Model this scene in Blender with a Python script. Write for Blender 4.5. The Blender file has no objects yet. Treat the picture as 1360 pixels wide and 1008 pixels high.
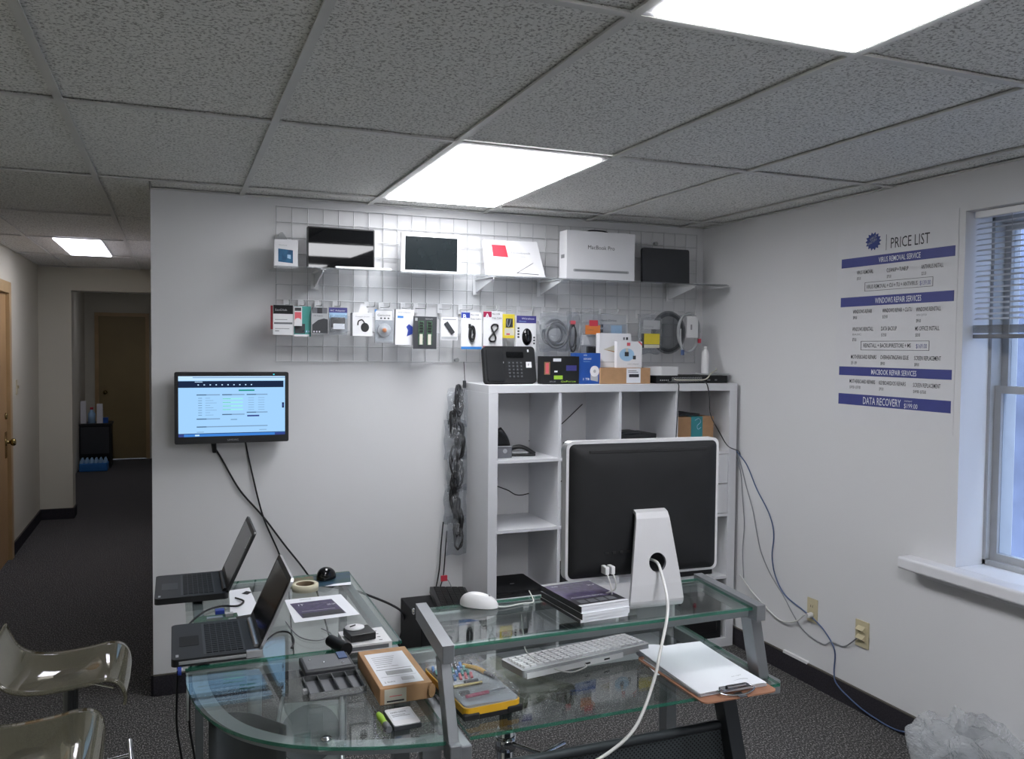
import bpy, math, random
from mathutils import Vector, Matrix, noise
random.seed(7)
SC = bpy.context.scene
COL = SC.collection
PI = math.pi
# ---------------------------------------------------------------- camera
def cam_axes(yaw, pitch, roll):
    fwd = Vector((math.sin(yaw)*math.cos(pitch), math.cos(yaw)*math.cos(pitch), math.sin(pitch)))
    right = Vector((math.cos(yaw), -math.sin(yaw), 0)); up = right.cross(fwd)
    r = right*math.cos(roll)+up*math.sin(roll); u = -right*math.sin(roll)+up*math.cos(roll)
    return r, u, fwd
cd = bpy.data.cameras.new('camera'); cam = bpy.data.objects.new('camera', cd); COL.objects.link(cam)
r_, u_, f_ = cam_axes(0.382109, -0.0373467, 0.0097220)
m = Matrix((r_, u_, -f_)).transposed().to_4x4(); m.translation = Vector((-2.96286, -4.3008, 1.67596))
cam.matrix_world = m
cd.sensor_fit = 'HORIZONTAL'; cd.sensor_width = 36; cd.lens = 1117.244/1360*36; cd.clip_start = .05; cd.clip_end = 100
SC.camera = cam
# ---------------------------------------------------------------- world, lamps' strength, exposure
TROFFER = 11.0       # radiance of the ceiling light diffusers
HALL_TROFFER = 7.0
w = bpy.data.worlds.new('overcast_sky'); SC.world = w; w.use_nodes = True
nt = w.node_tree; bg = nt.nodes['Background']
tc = nt.nodes.new('ShaderNodeTexCoord'); sx = nt.nodes.new('ShaderNodeSeparateXYZ'); cr = nt.nodes.new('ShaderNodeValToRGB')
nt.links.new(tc.outputs['Generated'], sx.inputs[0]); nt.links.new(sx.outputs[2], cr.inputs[0])
cr.color_ramp.elements[0].color = (.68, .81, 1, 1); cr.color_ramp.elements[1].color = (.72, .84, 1, 1)
nt.links.new(cr.outputs[0], bg.inputs[0]); bg.inputs[1].default_value = 7.5
vs = SC.view_settings; vs.view_transform = 'Standard'; vs.look = 'None'; vs.gamma = 1; vs.use_curve_mapping = False
SC.display_settings.display_device = 'sRGB'
vs.exposure = 0.42
# ---------------------------------------------------------------- materials
def lin(h):
    if isinstance(h, str):
        c = [int(h[i:i+2], 16)/255 for i in (0, 2, 4)]
    else: c = list(h)
    return [x/12.92 if x <= .04045 else ((x+.055)/1.055)**2.4 for x in c]
M = {}
def pm(name, col, rough=.5, metal=0, var=.06, scale=12, bump=0, bscale=None, spec=.5, col2=None, coat=0):
    mt = bpy.data.materials.new(name); mt.use_nodes = True; n = mt.node_tree.nodes; L = mt.node_tree.links
    b = n['Principled BSDF']; c = lin(col)
    b.inputs['Roughness'].default_value = rough; b.inputs['Metallic'].default_value = metal
    b.inputs['Specular IOR Level'].default_value = spec; b.inputs['Coat Weight'].default_value = coat
    g = n.new('ShaderNodeNewGeometry'); t = n.new('ShaderNodeTexNoise'); t.inputs['Scale'].default_value = scale; t.inputs['Detail'].default_value = 3
    L.new(g.outputs['Position'], t.inputs['Vector'])
    r = n.new('ShaderNodeValToRGB'); r.color_ramp.elements[0].position = .3; r.color_ramp.elements[1].position = .7
    c2 = lin(col2) if col2 else [x*(1+var) for x in c]
    r.color_ramp.elements[0].color = [x*(1-var) for x in c]+[1]; r.color_ramp.elements[1].color = list(c2)+[1]
    L.new(t.outputs['Fac'], r.inputs[0]); L.new(r.outputs[0], b.inputs['Base Color'])
    if bump:
        t2 = n.new('ShaderNodeTexNoise'); t2.inputs['Scale'].default_value = bscale or scale*8; L.new(g.outputs['Position'], t2.inputs['Vector'])
        bp = n.new('ShaderNodeBump'); bp.inputs['Strength'].default_value = bump; bp.inputs['Distance'].default_value = .004
        L.new(t2.outputs['Fac'], bp.inputs['Height']); L.new(bp.outputs[0], b.inputs['Normal'])
    M[name] = mt; return mt
def em(name, col, s):
    mt = bpy.data.materials.new(name); mt.use_nodes = True; n = mt.node_tree.nodes; L = mt.node_tree.links
    for x in list(n): n.remove(x)
    o = n.new('ShaderNodeOutputMaterial'); e = n.new('ShaderNodeEmission'); e.inputs[0].default_value = lin(col)+[1]; e.inputs[1].default_value = s
    L.new(e.outputs[0], o.inputs[0]); M[name] = mt; return mt
def clear(name, tint, rough=.02, haze=0, hazecol=(.5, .5, .5), ior=1.45, bump=0, bscale=30):
    """thin clear sheet: tinted see-through + fresnel reflection + a little haze"""
    mt = bpy.data.materials.new(name); mt.use_nodes = True; n = mt.node_tree.nodes; L = mt.node_tree.links
    for x in list(n): n.remove(x)
    o = n.new('ShaderNodeOutputMaterial'); tr = n.new('ShaderNodeBsdfTransparent'); tr.inputs[0].default_value = lin(tint)+[1]
    gl = n.new('ShaderNodeBsdfGlossy'); gl.inputs['Roughness'].default_value = rough; gl.inputs[0].default_value = (1, 1, 1, 1)
    df = n.new('ShaderNodeBsdfDiffuse'); df.inputs[0].default_value = lin(hazecol)+[1]
    gg = n.new('ShaderNodeNewGeometry'); dt = n.new('ShaderNodeVectorMath'); dt.operation = 'DOT_PRODUCT'; L.new(gg.outputs['Normal'], dt.inputs[0]); L.new(gg.outputs['Incoming'], dt.inputs[1])
    ab = n.new('ShaderNodeMath'); ab.operation = 'ABSOLUTE'; L.new(dt.outputs['Value'], ab.inputs[0])
    om = n.new('ShaderNodeMath'); om.operation = 'SUBTRACT'; om.use_clamp = True; om.inputs[0].default_value = 1; L.new(ab.outputs[0], om.inputs[1])
    pw5 = n.new('ShaderNodeMath'); pw5.operation = 'POWER'; pw5.inputs[1].default_value = 5; L.new(om.outputs[0], pw5.inputs[0])
    f0 = ((ior-1)/(ior+1))**2; fr = n.new('ShaderNodeMath'); fr.operation = 'MULTIPLY_ADD'; fr.inputs[1].default_value = .9*(1-f0); fr.inputs[2].default_value = f0; L.new(pw5.outputs[0], fr.inputs[0])
    m1 = n.new('ShaderNodeMixShader'); m1.inputs[0].default_value = haze; L.new(tr.outputs[0], m1.inputs[1]); L.new(df.outputs[0], m1.inputs[2])
    m2 = n.new('ShaderNodeMixShader'); L.new(fr.outputs[0], m2.inputs[0]); L.new(m1.outputs[0], m2.inputs[1]); L.new(gl.outputs[0], m2.inputs[2])
    if bump:
        g = n.new('ShaderNodeNewGeometry'); t2 = n.new('ShaderNodeTexNoise'); t2.inputs['Scale'].default_value = bscale; L.new(g.outputs['Position'], t2.inputs['Vector'])
        bp = n.new('ShaderNodeBump'); bp.inputs['Strength'].default_value = bump; bp.inputs['Distance'].default_value = .01
        L.new(t2.outputs['Fac'], bp.inputs['Height']); L.new(bp.outputs[0], gl.inputs['Normal']); L.new(bp.outputs[0], dt.inputs[0]); L.new(bp.outputs[0], df.inputs['Normal'])
    L.new(m2.outputs[0], o.inputs[0]); M[name] = mt; return mt
def speck(name, base, dark, light, scale, lo, hi, stretch=(1, 1, 1), rough=.95, bump=.3):
    mt = bpy.data.materials.new(name); mt.use_nodes = True; n = mt.node_tree.nodes; L = mt.node_tree.links
    b = n['Principled BSDF']; b.inputs['Roughness'].default_value = rough; b.inputs['Specular IOR Level'].default_value = .15
    g = n.new('ShaderNodeNewGeometry'); mp = n.new('ShaderNodeMapping'); mp.inputs['Scale'].default_value = stretch; L.new(g.outputs['Position'], mp.inputs[0])
    t = n.new('ShaderNodeTexNoise'); t.inputs['Scale'].default_value = scale; t.inputs['Detail'].default_value = 2.5; t.inputs['Roughness'].default_value = .7
    L.new(mp.outputs[0], t.inputs['Vector'])
    r = n.new('ShaderNodeValToRGB'); e = r.color_ramp.elements
    e[0].position = lo; e[0].color = lin(dark)+[1]; e[1].position = lo+.07; e[1].color = lin(base)+[1]
    x = e.new(hi-.04); x.color = lin(base)+[1]; x = e.new(hi); x.color = lin(light)+[1]
    L.new(t.outputs['Fac'], r.inputs[0]); L.new(r.outputs[0], b.inputs['Base Color'])
    bp = n.new('ShaderNodeBump'); bp.inputs['Strength'].default_value = bump; bp.inputs['Distance'].default_value = .003
    L.new(t.outputs['Fac'], bp.inputs['Height']); L.new(bp.outputs[0], b.inputs['Normal']); M[name] = mt; return mt
pm('wall_paint', 'dadadc', .75, var=.015, scale=1.2, bump=.05, bscale=220, spec=.2)
pm('hall_paint', 'cfccbd', .75, var=.015, scale=1.2, bump=.05, bscale=220, spec=.2)
pm('trim_paint', 'dedee2', .45, var=.02)
speck('ceiling_tile', 'e6e6e2', 'a6a6a1', 'f2f2ef', 110, .40, .66, (1, 1, 1), bump=.12)
pm('grid_rail', 'd0d0cc', .5, var=.03)
speck('carpet', '4c4b4b', '353434', '93918f', 170, .42, .60, (1, .6, 1), bump=.6)
pm('carpet_base', '37353a', .95, var=.25, scale=160, bump=.5, spec=.1)
pm('base_cap', '55504a', .8)
pm('oak_door', 'b08f64', .45, var=.08, scale=3, bump=.03)
pm('dark_oak_door', '94835a', .5, var=.08, scale=3)
pm('oak_frame', 'b59a70', .45, var=.08, scale=5)
pm('brass', '9c8a5c', .25, 1)
pm('white_melamine', 'dedfe3', .35, var=.01)
pm('white_plastic', 'e2e2e4', .35, var=.01)
pm('soft_white', 'd8d8da', .6, var=.02)
pm('wire_white', 'c9cacc', .4, var=.02)
pm('white_card', 'e0e0e3', .5, var=.015)
pm('black_plastic', '17181a', .4, var=.1)
pm('matte_black', '1c1d1f', .65, var=.1, spec=.3)
pm('gloss_black', '0c0d0f', .025, var=.05)
pm('key_black', '0f1011', .5, spec=.3)
pm('dark_grey', '35373b', .5)
pm('screen_dark', '1b2022', .12)
pm('laptop_screen', '55565e', .18, spec=.6)
pm('mid_grey', '6b6d72', .5)
pm('light_grey', 'a9abae', .5)
pm('alu', 'b6b7ba', .33, .85, var=.02)
pm('alu_light', 'd3d3d6', .35, .25, var=.02)
pm('silver_paint', '84878b', .4, .45, var=.04)
pm('dark_steel', '3a3e42', .45, .4)
pm('chrome', 'c9ccd0', .1, 1, var=.02)
pm('cardboard', 'b08a66', .8, var=.06, scale=30)
pm('cardboard_dark', '8f6d50', .8, var=.06, scale=30)
pm('masonite', 'a1745c', .6, var=.08, scale=40)
pm('paper', 'e4e6ec', .8, var=.01); pm('poster_paper', 'd9d9dc', .6, var=.01)
pm('paper_cream', 'c9c6b8', .7)
pm('purple_ink', '3d3750', .5, var=.2, scale=60, col2='51466a')
pm('dark_ink', '2b2b30', .5, var=.3, scale=80)
pm('banner_blue', '3f4689', .5, var=.03)
pm('text_ink', '3a3a3e', .7)
pm('text_blue', '5a629a', .7)
pm('logo_blue', '3c4a86', .7)
pm('grey_ink', '8b8c90', .7)
pm('black_ink', '1a1a1c', .6)
pm('red', 'c53a4a', .5); pm('pink_red', 'd8606a', .5); pm('orange', 'd07a3a', .5); pm('yellow', 'd9c53a', .5); pm('tool_yellow', 'dba821', .4)
pm('teal', '3e8f88', .5); pm('teal_tape', '2f8a92', .4); pm('green_pcb', '2d4a38', .4, var=.3, scale=90, col2='486a50'); pm('lime', '9ec93a', .4)
pm('blue_box', '1d4fa0', .4, var=.15, scale=8); pm('blue', '2f78c0', .45); pm('deep_blue', '2a3f9a', .4); pm('purple_box', '3d3b80', .45); pm('crimson', '9a2048', .5); pm('ice_blue', '9fc3e0', .5)
pm('windows_blue', '3c7fae', .4, var=.3, scale=30, col2='1c4a6e')
pm('cable_black', '141416', .45); pm('cable_blue', '4b5f86', .5); pm('cable_grey', '8c8f93', .5); pm('cable_white', 'd4d4d2', .4)
pm('beige', 'c4ba9a', .45); pm('beige_dark', '8d8468', .5)
pm('tape_cream', 'cfc9b0', .6); pm('tape_core', '6b5a44', .8)
pm('mat_photo', '34604a', .4, var=.5, scale=22, col2='27405c'); pm('mat_photo_red', '8a4a3c', .4, var=.4, scale=40, col2='3f6a3c')
pm('amber', 'a08a3a', .5)
pm('stool_steel', '5a5d60', .2, .9)
pm('brick_out', '4a4f60', .8, var=.3, scale=4)
pm('white_out', 'dfe6f2', .8)
clear('glass', 'f3f8f6', .015, .015, (.35, .42, .4), 1.5)
clear('pane_glass', 'eef2f8', .01, 0, ior=1.3)
clear('acrylic', 'dddbcf', .04, .20, (.60, .59, .52), 1.5)
clear('acrylic_shelf_clear', 'f2f4f5', .05, .10, (.75, .77, .78), 1.45)
clear('blister', 'f6f8fa', .08, .06, (.9, .9, .92), 1.4, .4, 60)
clear('bag_plastic', 'f0f2f4', .1, .30, (.88, .89, .9), 1.5, 1, 70)
clear('thin_bag', 'f0f2f4', .12, .13, (.75, .76, .78), 1.5, 1, 55)
clear('glass_edge', '8fcfb8', .05, .5, (.22, .50, .42), 1.5)
clear('dark_clear', 'b5b8bb', .1, .34, (.45, .46, .47), 1.5)
pm('laptop_body', '232527', .5, spec=.35)
em('troffer_glow', 'fafbff', TROFFER); em('hall_glow', 'f2f0ff', HALL_TROFFER); em('tube_glow', 'ffffff', TROFFER*1.5)
em('lcd', '9cc9f2', .85); em('lcd_dark', '22304e', .6); em('lcd_pale', 'b8d8f6', .9); em('lcd_line', '86a9cc', .7); em('lcd_teal', '1f8f86', .8); em('lcd_task', '3f7fd0', .8); em('lcd_text', '5f7f9f', .6); em('lcd_purple', '3a4a8e', .7); em('lcd_mint', '98e0e4', .85); em('led', '40c0d0', 1)
# ---------------------------------------------------------------- mesh builder
_tx = {}
class G:
    def __init__(s): s.v = []; s.f = []; s.m = []; s.sm = []; s.ms = []
    def mi(s, m):
        if m not in s.ms: s.ms.append(m)
        return s.ms.index(m)
    def add(s, vs, fs, m, smooth=False, T=None):
        o = len(s.v); k = s.mi(m)
        s.v += [tuple(T @ Vector(v)) if T else tuple(v) for v in vs]
        for f in fs: s.f.append([o+i for i in f]); s.m.append(k); s.sm.append(smooth)
        return s
    def box(s, x0, x1, y0, y1, z0, z1, m='white_plastic', T=None):
        v = [(x, y, z) for z in (z0, z1) for y in (y0, y1) for x in (x0, x1)]
        return s.add(v, [(0, 2, 3, 1), (4, 5, 7, 6), (0, 1, 5, 4), (2, 6, 7, 3), (0, 4, 6, 2), (1, 3, 7, 5)], m, False, T)
    def bevbox(s, x0, x1, y0, y1, z0, z1, m, r=.003, n=2, T=None, axis='z'):
        """box with rounded vertical edges (along axis)"""
        if axis == 'z': s.prism(rrect(x0, x1, y0, y1, r, n), z0, z1, m, T=T)
        elif axis == 'y': s.prism(rrect(x0, x1, z0, z1, r, n), y0, y1, m, T=(T or Matrix()) @ Matrix(((1, 0, 0, 0), (0, 0, 1, 0), (0, 1, 0, 0), (0, 0, 0, 1))))
        else: s.prism(rrect(y0, y1, z0, z1, r, n), x0, x1, m, T=(T or Matrix()) @ Matrix(((0, 0, 1, 0), (1, 0, 0, 0), (0, 1, 0, 0), (0, 0, 0, 1))))
        return s
    def prism(s, poly, z0, z1, m, side=None, T=None, smooth=False):
        n = len(poly); v = [(x, y, z0) for x, y in poly]+[(x, y, z1) for x, y in poly]
        s.add(v, [list(range(n))[::-1], list(range(n, 2*n))], m, False, T)
        return s.add(v, [(i, (i+1) % n, n+(i+1) % n, n+i) for i in range(n)], side or m, smooth, T)
    def quad(s, a, b, c, d, m): return s.add([a, b, c, d], [(0, 1, 2, 3)], m)
    def tube(s, pts, r, m, n=8, closed=False, cap=True):
        pts = [Vector(p) for p in pts]; N = len(pts); rings = []; up = None
        for i, p in enumerate(pts):
            a = pts[(i-1) % N] if (closed or i > 0) else p; b = pts[(i+1) % N] if (closed or i < N-1) else p
            t = (b-a).normalized() if (b-a).length > 1e-9 else Vector((0, 0, 1))
            if up is None:
                up = Vector((0, 0, 1)) if abs(t.z) < .9 else Vector((1, 0, 0))
            up = (up-t*up.dot(t))
            up = up.normalized() if up.length > 1e-6 else t.orthogonal().normalized()
            q = t.cross(up); rr = r[i] if isinstance(r, (list, tuple)) else r
            rings.append([p+up*math.cos(2*PI*k/n)*rr+q*math.sin(2*PI*k/n)*rr for k in range(n)])
        v = [x for R in rings for x in R]; f = []
        for i in range(N if closed else N-1):
            j = (i+1) % N
            for k in range(n): f.append((i*n+k, i*n+(k+1) % n, j*n+(k+1) % n, j*n+k))
        s.add(v, f, m, True)
        if cap and not closed: s.add(rings[0], [list(range(n))[::-1]], m); s.add(rings[-1], [list(range(n))], m)
        return s
    def lathe(s, prof, m, n=24, T=None, axis='z'):
        v = []; f = []; P = len(prof)
        for r, z in prof:
            for k in range(n): v.append((r*math.cos(2*PI*k/n), r*math.sin(2*PI*k/n), z))
        for i in range(P-1):
            for k in range(n): f.append((i*n+k, i*n+(k+1) % n, (i+1)*n+(k+1) % n, (i+1)*n+k))
        f2 = []
        if prof[0][0] > 1e-6: f2.append(list(range(n))[::-1])
        if prof[-1][0] > 1e-6: f2.append([(P-1)*n+k for k in range(n)])
        o = len(s.v); s.add(v, f, m, True, T)
        if f2: s.add(v, f2, m, False, T)
        return s
    def sheet(s, fn, nu, nv, m, thick=0, smooth=True):
        """fn(u,v)->point; optional thickness along -z of fn normal estimated"""
        P = [[Vector(fn(i/nu, j/nv)) for i in range(nu+1)] for j in range(nv+1)]
        v = [p for row in P for p in row]; idx = lambda i, j: j*(nu+1)+i
        f = [(idx(i, j), idx(i+1, j), idx(i+1, j+1), idx(i, j+1)) for j in range(nv) for i in range(nu)]
        if thick:
            N = []
            for j in range(nv+1):
                for i in range(nu+1):
                    a = P[j][min(i+1, nu)]-P[j][max(i-1, 0)]; b = P[min(j+1, nv)][i]-P[max(j-1, 0)][i]; N.append(a.cross(b).normalized())
            v2 = [p-n*thick for p, n in zip(v, N)]; K = len(v); v = v+v2
            f += [(a+K, d+K, c+K, b+K) for a, b, c, d in [(q[0], q[1], q[2], q[3]) for q in f]]
            e = [idx(i, 0) for i in range(nu+1)]+[idx(nu, j) for j in range(1, nv+1)]+[idx(i, nv) for i in range(nu-1, -1, -1)]+[idx(0, j) for j in range(nv-1, 0, -1)]
            f += [(e[k], e[k]+K, e[(k+1) % len(e)]+K, e[(k+1) % len(e)]) for k in range(len(e))]
        return s.add(v, f, m, smooth)
    def text(s, st, o, right, up, h, m, width=None, xs=1, align='L', bold=0):
        key = (st, bold)
        if key not in _tx:
            c = bpy.data.curves.new('t', 'FONT'); c.body = st; c.size = 1; c.resolution_u = 2; c.offset = bold
            ob = bpy.data.objects.new('t', c); me = bpy.data.meshes.new_from_object(ob)
            v = [tuple(x.co) for x in me.vertices]; f = [tuple(p.vertices) for p in me.polygons]
            bpy.data.objects.remove(ob); bpy.data.curves.remove(c); bpy.data.meshes.remove(me); _tx[key] = (v, f)
        v, f = _tx[key]
        if not v: return s
        x0 = min(p[0] for p in v); x1 = max(p[0] for p in v); sc = h/.72
        if width: xs = width/((x1-x0)*sc)
        o = Vector(o); right = Vector(right).normalized(); up = Vector(up).normalized()
        W = (x1-x0)*sc*xs; dx = {'L': 0, 'C': -W/2, 'R': -W}[align]
        return s.add([o+right*((p[0]-x0)*sc*xs+dx)+up*(p[1]*sc) for p in v], f, m)
    def build(s, name, parent=None, bevel=0, loc=None, rot=None, stuff=False):
        me = bpy.data.meshes.new(name); me.from_pydata(s.v, [], s.f); me.update()
        for k in s.ms: me.materials.append(M[k])
        me.polygons.foreach_set('material_index', s.m); me.polygons.foreach_set('use_smooth', s.sm)
        o = bpy.data.objects.new(name, me); COL.objects.link(o)
        if parent: o.parent = parent
        if loc: o.location = loc
        if rot: o.rotation_euler = rot
        if bevel:
            b = o.modifiers.new('bevel', 'BEVEL'); b.width = bevel; b.segments = 2; b.limit_method = 'ANGLE'; b.angle_limit = .6
        if stuff: o['kind'] = 'stuff'
        return o
def rrect(x0, x1, y0, y1, r, n=4):
    P = []
    for cx, cy, a in ((x1-r, y1-r, 0), (x0+r, y1-r, 1), (x0+r, y0+r, 2), (x1-r, y0+r, 3)):
        for k in range(n+1):
            t = (a+k/n)*PI/2; P.append((cx+r*math.cos(t), cy+r*math.sin(t)))
    return P
def spl(P, n=6, closed=False):
    P = [Vector(p) for p in P]; out = []; N = len(P); rng = N if closed else N-1
    for i in range(rng):
        g = (lambda k: P[k % N]) if closed else (lambda k: P[max(0, min(N-1, k))])
        a, b, c, d = g(i-1), g(i), g(i+1), g(i+2)
        for k in range(n):
            t = k/n; out.append(.5*((2*b)+(c-a)*t+(2*a-5*b+4*c-d)*t*t+(3*b-a-3*c+d)*t**3))
    if not closed: out.append(P[-1])
    return out
def rotm(rx=0, ry=0, rz=0, loc=(0, 0, 0)):
    return Matrix.Translation(loc) @ Matrix.Rotation(rz, 4, 'Z') @ Matrix.Rotation(ry, 4, 'Y') @ Matrix.Rotation(rx, 4, 'X')
def tag(o, label, cat, group=None):
    o['label'] = label; o['category'] = cat
    if group: o['group'] = group
    return o
def thing(name, label, cat, loc=(0, 0, 0), rz=0, group=None, rot=None):
    o = bpy.data.objects.new(name, None); COL.objects.link(o); o.location = loc; o.rotation_euler = rot or (0, 0, rz); o.empty_display_size = .05
    return tag(o, label, cat, group)
def struct(g, name, parent=None, bevel=0):
    o = g.build(name, parent, bevel)
    if not parent: o['kind'] = 'structure'
    return o
def copy_tree(o, parent=None):
    c = o.copy(); COL.objects.link(c)
    if parent: c.parent = parent
    for ch in o.children: copy_tree(ch, c)
    return c
RX, UZ, RY = (1, 0, 0), (0, 0, 1), (0, -1, 0)
# ---------------------------------------------------------------- the setting
H = 2.405; XL = -3.062; WL = -4.15; YR = -6.4; HE = 9.2; WX = .6229; WY = 1.2282; XF = -.1632; YC = -1.442
struct(G().box(WL-.15, .15, YR-.15, HE+.1, -.1, 0, 'carpet'), 'floor')
ceil = struct(G().box(WL-.15, .45, YR-.15, HE+.1, H+.10, H+.16, 'grid_rail'), 'ceiling')
# ceiling tiles and T-bars (pieces of the ceiling)
xs_ = [XF-i*WX for i in range(7)]        # runners F E D C B A and one in the hall
colx = [(XF, 0)]+[(XF-(i+1)*WX, XF-i*WX) for i in range(6)]+[(WL, XF-6*WX)]
rows = []
y = YC-4*WY; rows.append((YR, y, -5))
for j in range(-4, 9):
    rows.append((YC+j*WY, YC+(j+1)*WY, j))
TB = .012
tmesh = {}
def tile(x0, x1, y0, y1):
    if x1-x0 < .05 or y1-y0 < .04: return
    w_, l_ = round(x1-x0-2*TB+.012, 4), round(y1-y0-2*TB+.012, 4)
    if (w_, l_) not in tmesh:
        o = G().box(-w_/2, w_/2, -l_/2, l_/2, -.001, .016, 'ceiling_tile').build('ceiling_tile', ceil); tmesh[(w_, l_)] = o.data
    else:
        o = bpy.data.objects.new('ceiling_tile', tmesh[(w_, l_)]); COL.objects.link(o); o.parent = ceil
    o.location = ((x0+x1)/2, (y0+y1)/2, H+.007)
for ci, (a, b) in enumerate(colx):
    for (c, d, j) in rows:
        d = min(d, HE-.05)
        if ci == 3 and j in (0, -2, -4): continue         # a light fills this bay
        if ci == 6 and j == 3: tile(a, -3.72, c, d); tile(-3.45, b, c, d); continue
        if c < 0 < d and b > XL:
            if a < XL: tile(a, XL, c, d); tile(XL, b, c, 0)
            else: tile(a, b, c, 0)
        elif c >= 0:
            if a < XL: tile(a, min(b, XL), c, d)
        else: tile(a, b, c, d)
for x in xs_:
    y1 = -.001 if x > XL else 8.3
    G().box(x-TB, x+TB, YR, y1, H-.005, H+.001, 'grid_rail').box(x-.0015, x+.0015, YR, y1, H+.001, H+.04, 'grid_rail').build('grid_rail', ceil)
for c, d, j in rows:
    x1 = 0 if c < 0 else XL
    if j == -5: continue
    for a, b in colx:
        if b > x1+.3 or b-a < .05: continue
        G().box(a+TB, min(b, x1)-TB, c-TB, c+TB, H-.005, H+.001, 'grid_rail').build('grid_rail', ceil)
for nm, a, b, c, d in (('back', XL, 0, -.02, 0), ('right', -.02, 0, YR, 0)):
    struct(G().box(a, b, c, d, H-.003, H+.001, 'grid_rail'), 'trim_ceiling_'+nm)
# walls
struct(G().box(XL, .0, 0, HE, 0, H+.1, 'wall_paint'), 'wall_back')
WY0, WY1, WZ0, WZ1 = -2.95, -1.815, .80, 2.245
g = G(); g.box(0, .32, WY1, .1, 0, H+.1, 'wall_paint').box(0, .32, YR, WY0, 0, H+.1, 'wall_paint').box(0, .32, WY0, WY1, 0, WZ0-.053, 'wall_paint').box(0, .32, WY0, WY1, WZ1, H+.1, 'wall_paint')
struct(g, 'wall_right')
DY0, DY1 = 2.3, 3.16; DZ = 2.09
g = G(); g.box(WL-.15, WL, YR, DY0, 0, H+.1, 'hall_paint').box(WL-.15, WL, DY1, HE, 0, H+.1, 'hall_paint').box(WL-.15, WL, DY0, DY1, DZ, H+.1, 'hall_paint')
struct(g, 'wall_left')
struct(G().box(WL-.15, .32, YR-.15, YR, 0, H+.1, 'wall_paint'), 'wall_rear')
g = G(); g.box(WL, -3.87, 4.72, 4.95, 0, H+.1, 'hall_paint').box(-3.87, XL, 4.72, 4.95, 2.185, H+.1, 'hall_paint')
struct(g, 'wall_hall')
FX0, FX1 = -4.02, -3.30
g = G(); g.box(WL-.15, FX0, HE-.05, HE+.1, 0, H+.1, 'hall_paint').box(FX1, XL, HE-.05, HE+.1, 0, H+.1, 'hall_paint').box(FX0, FX1, HE-.05, HE+.1, 2.13, H+.1, 'hall_paint')
struct(g, 'wall_hall_end')
# carpet cove baseboards
def baseboard(nm, x0, x1, y0, y1, cap):
    g = G().box(x0, x1, y0, y1, 0, .098, 'carpet_base').box(*cap, .098, .103, 'base_cap')
    struct(g, 'baseboard_'+nm)
baseboard('back', XL, 0, -.011, 0, (XL, 0, -.011, 0))
baseboard('hall_pier', WL, -3.859, 4.709, 4.72, (WL, -3.859, 4.709, 4.72))
baseboard('pier_side', -3.87, -3.859, 4.72, 4.95, (-3.87, -3.859, 4.72, 4.95))
baseboard('left', WL, WL+.011, 3.24, 4.71, (WL, WL+.011, 3.24, 4.71))
baseboard('left_front', WL, WL+.011, YR, 2.2, (WL, WL+.011, YR, 2.2))
baseboard('hall_right', XL-.011, XL, .0, HE-.06, (XL-.011, XL, 0, HE-.06))
baseboard('hall_end', FX1+.06, XL-.011, HE-.062, HE-.05, (FX1+.06, XL-.011, HE-.062, HE-.05))
# right baseboard: runs to y -1.74 and peels away from the wall at its end
P = [(0, 0), (0, -1.74), (-.012, -1.78), (-.035, -1.80), (-.044, -1.792), (-.022, -1.765), (-.012, -1.72), (-.011, 0)]
g = G().prism(P, 0, .098, 'carpet_base').prism([(x*.98, y) for x, y in P], .098, .103, 'base_cap')
g.box(-.013, 0, -.98, -.80, .098, .112, 'white_plastic')
struct(g, 'baseboard_right')
# left hall door
d1 = struct(G().box(WL-.05, WL-.008, DY0+.03, DY1-.03, .005, DZ-.03, 'oak_door'), 'door_1')
G().lathe([(.0, 0), (.03, 0), (.03, .006), (.012, .01), (.012, .03), (.026, .04), (.03, .055), (.022, .068), (0, .07)], 'brass', 16, T=rotm(0, PI/2, 0, (WL-.008, DY1-.09, .92))).build('door_knob', d1)
G().lathe([(0, 0), (.026, 0), (.024, .012), (0, .014)], 'brass', 14, T=rotm(0, PI/2, 0, (WL-.008, DY1-.09, 1.12))).build('deadbolt', d1)
G().box(WL-.009, WL-.004, DY1-.125, DY1-.055, .80, 1.0, 'brass').build('knob_plate', d1)
struct(G().box(WL-.06, WL+.018, DY1-.03, DY1+.055, 0, DZ+.055, 'oak_frame').box(WL-.06, WL+.018, DY0-.055, DY0+.03, 0, DZ+.055, 'oak_frame').box(WL-.06, WL+.018, DY0+.03, DY1-.03, DZ-.03, DZ+.055, 'oak_frame'), 'trim_1')
# far hall door
d2 = struct(G().box(FX0+.05, FX1-.05, HE-.035, HE, .005, 2.08, 'dark_oak_door'), 'door_2')
G().lathe([(0, 0), (.03, 0), (.03, .006), (.012, .01), (.012, .03), (.028, .045), (.022, .065), (0, .068)], 'brass', 14, T=rotm(PI/2, 0, 0, (FX0+.13, HE-.035, .98))).build('door_knob', d2)
struct(G().box(FX0, FX0+.05, HE-.07, HE, 0, 2.13, 'oak_frame').box(FX1-.05, FX1, HE-.07, HE, 0, 2.13, 'oak_frame').box(FX0+.05, FX1-.05, HE-.07, HE, 2.08, 2.13, 'oak_frame'), 'trim_2')
# light switch by the left door
t = thing('light_switch', 'beige light switch on hallway wall beside the oak door', 'switch', (WL, 3.52, 1.32))
G().box(0, .006, -.036, .036, -.06, .06, 'beige').build('cover_plate', t, .002); G().box(.006, .018, -.006, .006, -.01, .014, 'beige').build('toggle', t)
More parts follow.
